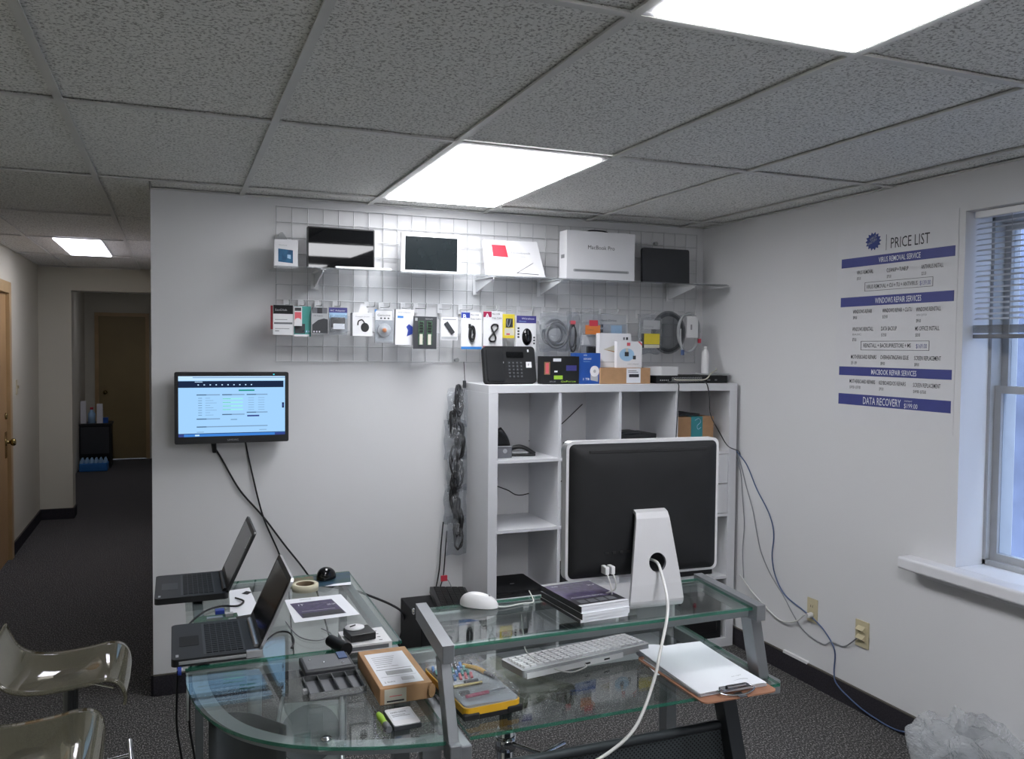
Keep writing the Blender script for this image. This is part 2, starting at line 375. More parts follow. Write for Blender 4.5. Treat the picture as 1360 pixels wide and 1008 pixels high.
# window
sill = struct(G().bevbox(-.085, -.001, WY0-.12, -1.60, WZ0-.052, WZ0, 'trim_paint', .01, 3, axis='y').box(-.002, .32, WY0+.001, WY1-.001, WZ0-.052, WZ0-.0005, 'trim_paint').box(-.012, 0, WY0-.05, -1.66, WZ0-.085, WZ0-.052, 'trim_paint'), 'trim_window_sill', bevel=.006)
w1 = struct(G().box(.15, .30, WY1-.014, WY1, WZ0, WZ1, 'light_grey').box(.15, .30, WY0, WY0+.014, WZ0, WZ1, 'light_grey').box(.15, .30, WY0, WY1, WZ1-.035, WZ1, 'light_grey').box(.15, .30, WY0, WY1, WZ0, WZ0+.02, 'light_grey'), 'window_1')
def sash(x, z0, z1, nm):
    g = G(); a, b = WY0+.014, WY1-.014; s_ = .030
    g.box(x, x+.03, b-s_, b, z0, z1, 'light_grey').box(x, x+.03, a, a+s_, z0, z1, 'light_grey').box(x, x+.03, a+s_, b-s_, z0, z0+s_, 'light_grey').box(x, x+.03, a+s_, b-s_, z1-s_, z1, 'light_grey')
    g.build(nm, w1); G().box(x+.013, x+.017, a+s_, b-s_, z0+s_, z1-s_, 'pane_glass').build('pane', w1)
sash(.175, WZ0+.02, 1.540, 'sash'); sash(.21, 1.51, WZ1-.035, 'sash')
# blind
bl = thing('window_blind', 'white slatted blind half lowered over the window', 'blind', (.055, (WY0+WY1)/2, WZ1))
hw = (WY1-WY0)/2-.012
G().box(-.02, .02, -hw, hw, -.03, -.002, 'white_plastic').build('head_rail', bl, .003)
def slat(z, tilt):
    c, s_ = math.cos(tilt)*.0125, math.sin(tilt)*.0125
    return G().add([(-c, -hw, -s_), (0, -hw, .0018), (c, -hw, s_), (c, hw, s_), (0, hw, .0018), (-c, hw, -s_)], [(0, 1, 4, 5), (1, 2, 3, 4)], 'wire_white', True)
sm = None
for k in range(19):
    z = -.05-k*.0213
    if sm is None: o = slat(0, .35).build('slat', bl); sm = o.data
    else: o = bpy.data.objects.new('slat', sm); COL.objects.link(o); o.parent = bl
    o.location = (0, 0, z); o.rotation_euler = (random.uniform(-.003, .003), random.uniform(-.08, .08), 0)
g = G()
for k in range(10): g.box(-.0125, .0125, -hw, hw, -.462-k*.0032+.001, -.462-k*.0032+.003, 'mid_grey')  # same white slats bunched up, their shade put into a darker grey
g.build('stacked_slats', bl, stuff=True)
G().box(-.013, .013, -hw, hw, -.512, -.496, 'mid_grey').build('bottom_rail', bl, .002)  # rail shading put into the grey as well
for yy in (hw-.16, -hw+.16, 0): G().tube([(-.0138, yy, -.495), (-.0138, yy, -.03)], .0011, 'light_grey', 5).build('ladder_cord', bl)
# outside the window
nb = thing('neighbour_building', 'dark blue grey building wall seen outside through the window', 'building', (2.4, -4.1, -3))
G().box(0, 3, -3.5, 3.86, 0, 9, 'brick_out').build('wall', nb)
for zz in (3.1, 4.6, 6.1): G().box(-.03, .02, .9, 3.5, zz, zz+.9, 'dark_grey').box(-.06, -.03, .85, 3.55, zz-.06, zz, 'white_out').build('window', nb)
nb = thing('neighbour_building', 'white building seen outside, left of the dark one', 'building', (5.5, 3.0, -3))
G().box(0, 4, -4.5, 7, 0, 7.5, 'white_out').box(-.05, 4.05, -4.55, 7.05, 7.5, 7.7, 'light_grey').build('wall', nb)
tag(G().box(.6, 60, -40, 40, -3.2, -3.0, 'light_grey').build('street_ground'), 'grey ground outside beneath the window', 'ground')  # ground tone lightened to bounce sky light up to the ceiling
# ceiling lights
em('added_hall_glow', 'f2f0ff', 3.0)  # dim glow for the added lamp in the far hall
def troffer(x0, x1, y0, y1, label, glow='troffer_glow', drop=.012, frame=.02):
    t = thing('ceiling_light', label, 'light', ((x0+x1)/2, (y0+y1)/2, H)); a, b = (x1-x0)/2-TB, (y1-y0)/2-TB; f = frame
    G().box(-a, a, -b, -b+f, -.004, .02, 'white_plastic').box(-a, a, b-f, b, -.004, .02, 'white_plastic').box(-a, -a+f, -b+f, b-f, -.004, .02, 'white_plastic').box(a-f, a, -b+f, b-f, -.004, .02, 'white_plastic').build('frame', t, .002)
    G().box(-a, a, -b, b, .06, .09, 'white_plastic').build('housing', t)
    G().box(-a+f, a-f, -b+f, b-f, -drop, .006, glow).build('diffuser', t, .003)
C_, D_ = XF-3*WX, XF-2*WX
troffer(C_, D_, YC, YC+WY, 'square looking bright ceiling light above the wall display')
troffer(C_, D_, YC-2*WY, YC-WY, 'large bright ceiling light at the top edge nearest the viewer')
troffer(C_, D_, YC-4*WY, YC-3*WY, 'added unseen ceiling light behind the viewer, evening out the walls')  # extra fixture added out of view for even light on the walls
troffer(-3.755, -3.415, 2.245, 3.40, 'small narrow ceiling light in the hallway', 'hall_glow', frame=.01)
troffer(-3.755, -3.415, 6.5, 7.6, 'added unseen ceiling light behind the lintel, brightening the far hallway', 'added_hall_glow', frame=.01)  # added out of sight to lift the dark end of the hall
# ---------------------------------------------------------------- price list poster on the right wall (faces -x)
PY0, PY1 = -1.115, -1.785
po = thing('price_list_poster', 'white price list poster with blue banners beside the window', 'poster', (0, -1.45, 1.33))
po_o = Vector((0, -1.45, 1.33))
def pw(g): # shift world coordinates into the poster's frame
    g.v = [tuple(Vector(v)-po_o) for v in g.v]; return g
pw(G().box(-.0022, -.0004, PY1, PY0, 1.335, 2.262, 'poster_paper')).build('sheet', po)
def ban(z0, z1, st, h, nm='banner', yc=-1.455, w=.30):
    g = G().box(-.003, -.0022, -1.772, -1.142, z0, z1, 'banner_blue'); b = pw(g).build(nm, po)
    t = G().text(st, (-.0034, yc, (z0+z1)/2-h/2), RY, UZ, h, 'paper', width=w, align='C', bold=.004); pw(t).build('lettering', b)
ban(2.070, 2.113, 'VIRUS REMOVAL SERVICE', .024, yc=-1.485, w=.23)
ban(1.886, 1.930, 'WINDOWS REPAIR SERVICES', .026, yc=-1.482, w=.255)
ban(1.563, 1.604, 'MACBOOK REPAIR SERVICES', .024, yc=-1.469, w=.252)
ban(1.425, 1.476, 'DATA RECOVERY', .034, yc=-1.407, w=.218)
g = G().text('$199.00', (-.0036, -1.534, 1.431), RY, UZ, .021, 'paper', width=.072).text('STARTING AT', (-.0036, -1.535, 1.458), RY, UZ, .007, 'paper', width=.042); pw(g).build('lettering', po)
g = G()
ST = []
for k in range(28):
    a = 2*PI*k/28; r = .050 if k % 2 == 0 else .038; ST.append((-1.335+r*math.cos(a)*.95, 2.178+r*math.sin(a)*.85))
g.add([(-.0028, y, z) for y, z in ST]+[(-.0028, -1.335, 2.178)], [(k, (k+1) % 28, 28) for k in range(28)], 'logo_blue')
g.text('VIRUS', (-.0032, -1.316, 2.180), (0, -1, .45), (0, .35, 1), .012, 'light_grey', width=.042).text('MASTERS', (-.0032, -1.306, 2.160), (0, -1, .45), (0, .35, 1), .012, 'light_grey', width=.055)
pw(g); g.build('logo', po)
g = G().box(-.003, -.0022, -1.4115, -1.4095, 2.130, 2.200, 'text_ink').text('PRICE LIST', (-.003, -1.437, 2.136), RY, UZ, .048, 'text_ink', width=.208)
def it(y, z, st, w, pr, sub=None):
    g.text(st, (-.003, y, z), RY, UZ, .0185, 'text_ink', width=w, bold=.006)
    if sub: g.text(sub, (-.003, y-.003, z-.020), RY, UZ, .009, 'grey_ink', width=w*.42); z -= .021
    g.text(pr, (-.003, y-.002, z-.026), RY, UZ, .0145, 'text_ink', xs=.45)
it(-1.239, 2.034, 'VIRUS REMOVAL', .10, '$90.00'); it(-1.417, 2.031, 'CLEANUP + TUNEUP', .120, '$79.00'); it(-1.605, 2.030, 'ANTIVIRUS INSTALL', .112, '$25.00')
g.text('VIRUS REMOVAL + CU + TU + ANTIVIRUS', (-.003, -1.300, 1.964), RY, UZ, .0185, 'text_ink', width=.288, bold=.006).text('$139.00', (-.003, -1.600, 1.962), RY, UZ, .0195, 'text_blue', width=.056)
def frame(y0, y1, z0, z1):
    for a, b, c, d in ((y0, y1, z0, z0+.0016), (y0, y1, z1-.0016, z1), (y0, y0+.0018, z0, z1), (y1-.0018, y1, z0, z1)): g.box(-.003, -.0022, a, b, c, d, 'text_ink')
frame(-1.667, -1.290, 1.953, 1.994)
it(-1.221, 1.853, 'WINDOWS REPAIR', .116, '$99.00'); it(-1.398, 1.852, 'WINDOWS REPAIR + CU/TU', .164, '$129.00'); it(-1.584, 1.850, 'WINDOWS REINSTALL', .127, '$99.00', 'WITH CUSTOM')
it(-1.220, 1.771, 'WINDOWS REINSTALL', .128, '$79.00', 'BASIC'); it(-1.394, 1.771, 'DATA BACKUP', .088, '$129.00'); it(-1.582, 1.768, 'MS OFFICE INSTALL', .124, '$50.00')
g.text('REINSTALL + BACKUP/RESTORE + MS', (-.003, -1.292, 1.695), RY, UZ, .0185, 'text_ink', width=.270, bold=.006).text('$169.00', (-.003, -1.589, 1.692), RY, UZ, .0195, 'text_blue', width=.056)
frame(-1.657, -1.275, 1.682, 1.724)
it(-1.216, 1.642, 'MOTHERBOARD REPAIRS', .154, '$59 - $99'); it(-1.394, 1.642, 'OVERHEATING/FAN ISSUE', .157, '$89.00'); it(-1.581, 1.641, 'SCREEN REPLACEMENT', .137, '$89.00')
it(-1.211, 1.528, 'MOTHERBOARD REPAIRS', .156, '$149.00 - $159.00'); it(-1.390, 1.527, 'KEYBOARD/OS REPAIRS', .150, '$99.00'); it(-1.579, 1.525, 'SCREEN REPLACEMENT', .140, '$149.00 - $175.00')
pw(g).build('lettering', po)
# ---------------------------------------------------------------- outlets and cables on the right wall
t = thing('power_outlet', 'beige power outlet with a white plug in the right wall', 'outlet', (0, -1.0, .378))
G().box(-.006, 0, -.036, .036, -.06, .06, 'beige').build('cover_plate', t, .002)
g = G()
for z in (.022, -.026):
    g.box(-.009, -.006, -.017, .017, z-.014, z+.014, 'beige').box(-.0095, -.009, .005, .008, z-.006, z+.005, 'black_plastic').box(-.0095, -.009, -.008, -.005, z-.006, z+.005, 'black_plastic')
g.build('socket', t)
t = thing('data_outlet', 'beige data outlet with two angled jacks, nearer the window', 'outlet', (0, -1.33, .365))
G().box(-.008, 0, -.040, .040, -.062, .062, 'beige').build('cover_plate', t, .002)
for z in (.022, -.018):
    G().add([(-.008, -.022, z+.016), (-.008, .022, z+.016), (-.028, .022, z), (-.028, -.022, z), (-.008, -.022, z-.014), (-.008, .022, z-.014)], [(0, 1, 2, 3), (3, 2, 5, 4), (0, 3, 4), (1, 5, 2)], 'beige').box(-.0225, -.0215, -.008, .008, z-.009, z-.003, 'beige_dark').build('jack', t)
def cable(name, label, pts, r, m, cat='cable', group=None, n=6, parent=None):
    g = G().tube(spl(pts, 6), r, m, n)
    o = g.build(name, parent)
    if not parent: tag(o, label, cat, group)
    return o
X = -.006
cable('network_cable', 'long blue cable running down the right wall and over the baseboard', [(-.06, -.33, 1.25), (X-.02, -.37, 1.13), (X, -.46, 1.04), (X, -.55, .92), (X, -.66, .80), (X, -.70, .70), (X, -.69, .58), (X, -.72, .48), (X, -.80, .40), (X, -.94, .36), (X-.004, -1.02, .34), (X-.004, -1.10, .30), (X, -1.16, .23), (X, -1.16, .12), (X-.013, -1.20, .075), (X-.014, -1.33, .03), (X-.016, -1.45, .014), (X-.016, -1.56, .014), (X-.014, -1.66, .045), (X-.016, -1.76, .092)], .0034, 'cable_blue')
cable('network_cable', 'thin grey cable curving down to the data outlet', [(-.05, -.36, 1.20), (X, -.40, 1.05), (X, -.46, .92), (X, -.52, .80), (X, -.56, .68), (X, -.60, .58), (X, -.68, .48), (X, -.79, .39), (X, -.86, .32), (X, -.95, .255), (X, -1.08, .235), (X, -1.14, .265), (X, -1.22, .27), (X-.012, -1.305, .335), (X-.018, -1.32, .345)], .003, 'cable_grey')
cable('power_cable', 'thin grey cord hanging close beside the white shelf unit', [(-.03, -.37, 1.12), (X, -.405, 1.0), (X, -.43, .85), (X, -.45, .70), (X, -.44, .55), (X, -.455, .40)], .0026, 'cable_grey')
t = thing('power_cable', 'white power cord plugged into the beige outlet', 'cord', (0, -1.0, .355))
o_ = Vector((0, -1.0, .355))
G().tube([Vector(p)-o_ for p in spl([(-.03, -.45, .42), (-.016, -.55, .345), (-.014, -.70, .28), (-.016, -.80, .262), (-.018, -.90, .295), (-.03, -.97, .348), (-.034, -.995, .355)], 8)], .0042, 'cable_white', 8).build('lead', t)
G().tube([(-.038, 0, 0), (-.008, 0, 0)], [.011, .015], 'cable_white', 10).build('plug', t)
# ---------------------------------------------------------------- wire grid panel
gp = thing('wire_grid_panel', 'white wire grid panel covering the wall above the shelf unit', 'wire grid', (-1.25, 0, 1.599))
GX0, GS, NV, NH = -2.494, .0762, 33, 11
vm = hm = None
for i in range(NV):
    x = GX0+i*GS+1.25
    if i == 0: o = G().tube([(0, -.012, -.004), (0, -.012, GS*(NH-1)+.004)], .0024, 'wire_white', 6).build('wire', gp); vm = o.data
    else: o = bpy.data.objects.new('wire', vm); COL.objects.link(o); o.parent = gp
    o.location = (x, 0, 0)
for j in range(NH):
    if j == 0: o = G().tube([(GX0+1.25-.004, -.0165, 0), (GX0+(NV-1)*GS+1.25+.004, -.0165, 0)], .0024, 'wire_white', 6).build('wire', gp); hm = o.data
    else: o = bpy.data.objects.new('wire', hm); COL.objects.link(o); o.parent = gp
    o.location = (0, 0, j*GS)
for i, j in ((0, 8), (0, 2), (12, 0), (20, 6), (28, 9)): G().tube([(GX0+i*GS+1.25+.02, 0, j*GS+.01), (GX0+i*GS+1.25+.02, -.022, j*GS+.01)], .012, 'light_grey', 10).build('wall_clip', gp)
G().add([(GX0+1.25+.0, -.02, .585), (GX0+1.25+.05, -.02, .585), (GX0+1.25+.05, -.02, .605), (GX0+1.25+.03, -.02, .635), (GX0+1.25+.02, -.02, .635), (GX0+1.25+.0, -.02, .605)], [(0, 1, 2, 3, 4, 5)], 'light_grey').build('hanging_plate', gp)
# acrylic shelves on brackets
SZ = 2.045
def ashelf(x0, x1, br, label):
    t = thing('display_shelf', label, 'shelf', ((x0+x1)/2, 0, SZ), group=None); c = (x0+x1)/2
    G().box(x0-c, x1-c, -.30, -.022, -.006, 0, 'acrylic_shelf_clear').build('panel', t)
    for b in br:
        b -= c
        G().add([(b-.003, -.02, -.003), (b+.003, -.02, -.003), (b-.003, -.285, -.008), (b+.003, -.285, -.008), (b-.003, -.285, -.02), (b+.003, -.285, -.02), (b-.003, -.02, -.075), (b+.003, -.02, -.075)], [(0, 2, 3, 1), (2, 4, 5, 3), (4, 6, 7, 5), (0, 6, 4, 2), (1, 3, 5, 7), (0, 1, 7, 6)], 'white_plastic').box(b-.02, b+.02, -.024, -.018, -.085, -.003, 'white_plastic').box(b-.012, b+.012, -.285, -.03, -.0095, -.0065, 'white_plastic').build('bracket', t)
ashelf(-2.53, -1.30, (-2.31, -1.455), 'left clear acrylic shelf on white brackets under the tablets')
ashelf(-1.295, -.03, (-1.08, -.25), 'right clear acrylic shelf on white brackets in the corner')
# things on the acrylic shelves
def leaned(name, label, cat, x, y, w, lean, rz=0, z=SZ):
    return thing(name, label, cat, (x, y, z+.0005), rot=(lean, 0, rz), group=None)
F = UZ
t = thing('software_box', 'small white software box with a blue picture, far left', 'box', (-2.464, -.14, SZ), rz=-.05)
G().box(-.055, .055, -.012, .012, 0, .138, 'white_card').build('box', t, .001)
G().add([(-.036, -.0124, .032), (.032, -.0124, .026), (.032, -.0124, .088), (-.036, -.0124, .094)][::1], [(0, 1, 2, 3)], 'windows_blue').text('Windows', (-.034, -.0126, .108), RX, F, .007, 'light_grey').add([(.006, -.0127, .05), (.022, -.0127, .046), (.022, -.0127, .066), (.006, -.0127, .067)], [(0, 1, 2, 3)], 'ice_blue').build('front_print', t)
t = leaned('flat_screen', 'glossy black display panel standing on the left acrylic shelf', 'screen', -2.205, -.16, .32, .014)
G().bevbox(-.163, .163, -.012, .012, .002, .205, 'black_plastic', .006, 3, axis='y').build('back_shell', t)
G().box(-.157, .157, -.0135, -.012, .008, .199, 'gloss_black').build('glass_front', t)
tag(G().box(-2.25, -1.98, -.27, -.245, SZ, SZ+.012, 'white_plastic').build('shelf_ledge', bevel=.002), 'thin white strip in front of the glossy black display panel', 'strip')
t = leaned('picture_tablet', 'white framed tablet with a dark grey screen on the acrylic shelf', 'tablet', -1.748, -.15, .3, .03)
G().bevbox(-.157, .157, -.012, .012, 0, .208, 'white_plastic', .008, 4, axis='y').build('frame', t)
G().box(-.137, .137, -.0135, -.012, .020, .188, 'screen_dark').build('screen', t)
t = leaned('laptop_box', 'white box with a red square leaning back on the acrylic shelf', 'box', -1.285, -.17, .33, -.28)
g = G(); Q = [(-.165, 0), (.165, 0), (.135, .205), (-.17, .20)]
g.add([(x, -.016, z) for x, z in Q]+[(x, .016, z) for x, z in Q], [(0, 1, 2, 3), (7, 6, 5, 4), (0, 4, 5, 1), (1, 5, 6, 2), (2, 6, 7, 3), (3, 7, 4, 0)], 'white_card').build('box', t, .001)
G().add([(-.125, -.0168, .11), (-.04, -.0168, .108), (-.05, -.0168, .175), (-.128, -.0168, .175)], [(0, 1, 2, 3)], 'red').text('Notebook', (-.02, -.0168, .13), RX, F, .012, 'grey_ink', width=.11).text('15.6 in', (.03, -.0168, .112), RX, F, .008, 'grey_ink').tube([(0, -.017, .022), (.10, -.017, .082)], .0012, 'dark_ink', 4).tube([(0, -.017, .022), (.125, -.017, .018)], .0015, 'dark_ink', 4).box(-.115, -.03, -.0168, -.0162, .03, .031, 'grey_ink').box(-.115, -.03, -.0168, -.0162, .04, .041, 'grey_ink').build('front_print', t)
t = thing('laptop_box', 'large white laptop box with a carrying handle, tallest on the shelf', 'box', (-.795, -.15, SZ), rz=.02)
G().box(-.212, .212, -.045, .045, 0, .268, 'white_card').build('box', t, .002)
G().text('MacBook Pro', (0, -.0458, .172), RX, F, .022, 'text_ink', width=.165, align='C').bevbox(-.17, .175, -.0462, -.045, .047, .062, 'light_grey', .007, 4, axis='y').box(-.16, .165, -.0465, -.0462, .052, .0565, 'mid_grey').build('front_print', t)
G().tube(spl([(-.07, .0, .268), (-.05, 0, .278), (0, 0, .281), (.05, 0, .278), (.07, 0, .268)], 4), .004, 'black_plastic', 6).build('handle', t)
G().box(-.2128, -.212, -.02, .02, .12, .14, 'grey_ink').build('side_label', t)
t = leaned('laptop', 'dark grey closed laptop lid standing at the right end of the shelf', 'laptop', -.355, -.15, .3, -.04)
G().bevbox(-.155, .155, -.009, .009, 0, .205, 'dark_grey', .012, 4, axis='y').build('lid', t)
G().bevbox(-.153, .153, .009, .015, .003, .202, 'black_plastic', .01, 4, axis='y').build('base', t)
tag(G().box(-.24, -.04, -.30, -.20, SZ, SZ+.004, 'light_grey').build('thin_plate', bevel=.001), 'flat thin grey panel lying at the right shelf corner', 'panel')
# ---------------------------------------------------------------- hooks and hanging goods
def hook(x, label, y1=-.20, z=1.885):
    t = thing('peg_hook', label, 'hook', (x, -.018, z), group=None)
    G().box(-.012, .012, -.004, .0, -.03, .018, 'white_plastic').build('hook_plate', t, .001)
    G().tube(spl([(0, -.004, -.006), (0, -.06, -.009), (0, y1+.03, -.012), (0, y1+.008, -.008), (0, y1, .012)], 5), .0024, 'wire_white', 6).build('hook_wire', t)
    return t
def pack(name, label, cat, x0, x1, z0, z1, y, depth=.004, mat='white_card', rz=0, base='card', tilt=0):
    t = thing(name, label, cat, ((x0+x1)/2, y, z0), rot=(0, tilt, rz)); w = (x1-x0)/2; h = z1-z0
    G().box(-w, w, 0, depth, 0, h, mat).build(base, t, .0006 if depth < .01 else .001)
    return t, w, h
def P_(g, w, h, u0, v0, u1, v1, m, d=.0005, y=0):
    return g.box(-w+2*w*u0, -w+2*w*u1, y-d, y, h*v0, h*v1, m)
hk = [-2.45, -2.38, -2.30, -2.21, -2.05, -1.975, -1.86, -1.79, -1.66, -1.545, -1.41, -1.33, -1.21, -1.06, -.875, -.70, -.46, -.20]
hl = ['memory card pack at far left', 'teal cable pack', 'black adapter pack', 'blue topped adapter pack', 'white speaker box', 'clear fan pack', 'blue and white mouse pack', 'green memory module pack', 'white usb stick pack', 'blue marked cable pack', 'crimson marked cable pack', 'yellow earphone pack', 'purple and white mouse box', 'bag of coiled cables', 'orange tag bag', 'grey labelled clear bag', 'yellow sticker bag', 'big coil of grey cable']
for x, l in zip(hk, hl): hook(x, 'wire display hook carrying the '+l, y1=-.17 if x < -2.1 else -.21)
Y = -.15
t, w, h = pack('memory_card_pack', 'dark topped grey blister pack, leftmost on the hooks', 'package', -2.525, -2.43, 1.728, 1.872, Y)
g = G(); P_(g, w, h, .02, .70, .98, .99, 'matte_black'); P_(g, w, h, .05, .36, .95, .42, 'mid_grey'); P_(g, w, h, .1, .5, .7, .52, 'grey_ink'); P_(g, w, h, .1, .2, .8, .22, 'grey_ink'); P_(g, w, h, .1, .12, .3, .15, 'grey_ink')
g.text('SanDisk', (-w*.8, -.0008, h*.80), RX, F, .010, 'light_grey', width=w*1.2); g.build('front_print', t)
tag(G().box(-2.535, -2.43, -.142, -.138, 1.755, 1.868, 'red').build('backing_card', bevel=.0006), 'red card just behind the leftmost hanging pack', 'package')
t, w, h = pack('cable_pack', 'teal blister pack behind the small pink boxed gadget', 'package', -2.425, -2.345, 1.722, 1.868, -.135, mat='teal')
g = G(); P_(g, w, h, .05, .1, .65, .42, 'dark_grey'); P_(g, w, h, 0, 0, .9, .07, 'white_card')
for u in (.55, .7, .85): P_(g, w, h, u, .14, u+.08, .2, 'ice_blue')
g.build('front_print', t)
t, w, h = pack('gadget_box', 'small white box with a pink front hanging second from left', 'package', -2.428, -2.39, 1.772, 1.865, -.155, .012)
g = G(); P_(g, w, h, .1, .3, .9, .72, 'pink_red'); P_(g, w, h, .1, .78, .9, .95, 'dark_grey')
g.add([(w*.75*math.cos(a*PI/6), -.0009, h*.2+.01+w*.5*math.sin(a*PI/6)) for a in range(12)], [list(range(12))], 'white_card'); g.build('front_print', t)
t, w, h = pack('adapter_box', 'black fronted flat box hanging third from the left', 'package', -2.345, -2.265, 1.735, 1.835, Y, .012, 'light_grey')
g = G(); g.add([(-w*.9, -.0006, h*.04), (w*.98, -.0006, h*.04), (w*.98, -.0006, h*.72), (w*.5, -.0006, h*.76), (-w*.2, -.0006, h*.68), (-w*.9, -.0006, h*.45)], [(0, 1, 2, 3, 4, 5)], 'dark_grey')
for u in (.12, .28, .44): P_(g, w, h, u, .08, u+.08, .15, 'paper', .001)
g.text('USB Adapter', (-w*.8, -.0008, h*.86), RX, F, .006, 'dark_ink', width=w*1.2); g.build('front_print', t)
G().box(-w*.9, -w*.3, 0, .004, h, h+.028, 'mid_grey').box(-w*.3, w*.3, 0, .004, h, h+.028, 'dark_ink').box(w*.3, w*.9, 0, .004, h, h+.028, 'mid_grey').build('hang_tab', t)
t, w, h = pack('charger_blister', 'blue topped blister pack with a black block inside', 'package', -2.262, -2.17, 1.732, 1.868, Y, .003, 'light_grey')
g = G(); P_(g, w, h, .02, .8, .98, .98, 'purple_box'); P_(g, w, h, .03, .6, .97, .8, 'ice_blue'); g.text('AC Adapter', (-w*.85, -.0008, h*.85), RX, F, .008, 'paper', width=w*1.6); g.build('front_print', t)
G().box(-.033, .030, -.022, 0, .035, .085, 'black_plastic').box(-.028, .028, -.0225, -.022, .028, .055, 'paper').build('charger', t, .003)
G().box(-w*.9, w*.9, -.026, -.0006, .012, .098, 'blister').build('blister_bubble', t)
t, w, h = pack('speaker_box', 'white box picturing a round black speaker with a strap', 'package', -2.150, -2.05, 1.727, 1.842, -.17, .045, 'white_card', rz=.05)
g = G(); cx, cz = .012, h*.38
g.add([(cx+.021*math.cos(a*PI/8), -.0007, cz+.023*math.sin(a*PI/8)) for a in range(16)], [list(range(16))], 'black_ink').tube(spl([(cx-.035, -.001, cz+.01), (cx-.032, -.001, cz+.03), (cx-.014, -.001, cz+.037), (cx-.002, -.001, cz+.022)], 4), .003, 'black_ink', 6).text('bluetooth speaker', (-w*.7, -.0008, h*.82), RX, F, .006, 'grey_ink', width=w*1.4); g.build('front_print', t)
g = G()
for k, c in enumerate(('pink_red', 'dark_grey', 'dark_ink', 'mid_grey', 'grey_ink')): g.box(w, w+.0006, .008, .036, h*.84-k*.02, h*.84-k*.02+.010, c)
g.box(w, w+.0008, .002, .043, h*.90, h*.99, 'blue'); g.build('side_print', t)
G().add([(-.02, .004, h), (.03, .004, h), (.018, .004, h+.04), (-.008, .004, h+.045)], [(0, 1, 2, 3)], 'white_card').build('hang_tab', t)
t, w, h = pack('fan_blister', 'clear blister with a round fan and an orange hub label', 'package', -2.035, -1.942, 1.695, 1.862, Y, .003, 'light_grey')
g = G(); P_(g, w, h, .0, .92, .12, 1, 'blue'); P_(g, w, h, .05, .68, .95, .96, 'soft_white', .0008); g.text('Genuine', (-w*.7, -.0012, h*.80), RX, F, .012, 'dark_ink', width=w*1.4)
for u in (.3, .5, .7): P_(g, w, h, u, .72, u+.1, .76, 'dark_ink', .0012)
g.build('front_print', t)
G().lathe([(.0, 0), (.034, 0), (.034, .010), (.030, .012), (.014, .012), (.014, .016), (0, .016)], 'light_grey', 20, T=rotm(PI/2, 0, 0, (0, 0, h*.38))).lathe([(0, .0165), (.011, .0165), (.011, .0175), (0, .0175)], 'orange', 14, T=rotm(PI/2, 0, 0, (0, 0, h*.38))).build('fan', t)
G().box(-w*.95, w*.95, -.021, -.001, .01, h*.68, 'blister').build('blister_bubble', t)
t, w, h = pack('mouse_blister', 'white pack with a blue mouse curve printed on it', 'package', -1.93, -1.835, 1.685, 1.865, -.145, .03, 'white_card', tilt=.02)
g = G(); P_(g, w, h, .1, .76, .42, .82, 'blue'); g.add([(.012, -.0007, h*.25), (.042, -.0007, h*.33), (.042, -.0007, h*.52), (.022, -.0007, h*.60), (.008, -.0007, h*.52), (.018, -.0007, h*.42)], [(0, 1, 2, 3, 4, 5)], 'deep_blue').text('wireless', (-w*.8, -.0008, h*.9), RX, F, .009, 'grey_ink', width=w*1.4); g.build('front_print', t)
t, w, h = pack('memory_module_pack', 'dark pack holding two green memory modules', 'package', -1.843, -1.722, 1.667, 1.832, -.175, .008, 'mid_grey', tilt=.01)
g = G(); P_(g, w, h, .0, .0, 1, .99, 'dark_grey'); P_(g, w, h, .06, .86, .16, .95, 'light_grey', .001); g.text('MEMORY', (0, -.0012, h*.9), RX, F, .007, 'light_grey', width=.04); g.build('front_print', t)
for u in (-.022, .022):
    g = G().box(u-.014, u+.014, -.004, -.001, .02, .142, 'green_pcb').box(u-.008, u+.008, -.0048, -.004, .022, .075, 'paper_cream')
    for k in range(4): g.box(u-.009, u+.009, -.0055, -.004, .084+k*.014, .094+k*.014, 'black_plastic')
    g.build('memory_module', t)
t, w, h = pack('usb_stick_pack', 'white square pack with a diagonal black usb stick', 'package', -1.692, -1.600, 1.713, 1.832, Y, .01, 'white_card')
g = G(); P_(g, w, h, .04, .04, .96, .16, 'light_grey'); P_(g, w, h, .1, .88, .9, .92, 'grey_ink')
g.build('front_print', t)
G().box(-.011, .011, -.008, 0, -.034, .034, 'dark_grey', T=rotm(0, -.62, 0, (0, 0, h*.53))).build('usb_stick', t, .001)
def cable_card(x0, x1, z0, z1, letter, mat1, mat2, label, rz=0):
    t, w, h = pack('cable_card', label, 'package', x0, x1, z0, z1, -.155, .003, 'white_card', rz=rz, tilt=-.03*rz)
    g = G(); P_(g, w, h, .0, .84, .42, .99, mat1); P_(g, w, h, 0, 0, 1, .07, mat2); g.text(letter, (-w*.82, -.0009, h*.82), RX, F, .024, 'paper', bold=.02).text('Mini USB', (-w*.1, -.0009, h*.91), RX, F, .008, 'dark_ink', width=w*.8).text('Data Cable', (-w*.1, -.0009, h*.80), RX, F, .009, 'dark_ink', width=w*1.0)
    g.build('front_print', t); return t, w, h
t, w, h = cable_card(-1.583, -1.470, 1.668, 1.860, 'B', 'deep_blue', 'blue', 'white card with blue B corner and a black coiled cable')
cl = [((.008+.0028*(k//10))*math.cos(k*PI/5), -.008-.003*(k % 3), h*.42+(.028+.004*(k//10))*math.sin(k*PI/5)) for k in range(40)]
G().tube(spl(cl, 3), .0042, 'cable_black', 6).box(-.018, -.008, -.014, -.004, h*.42+.028, h*.42+.05, 'black_plastic').build('coiled_cable', t)
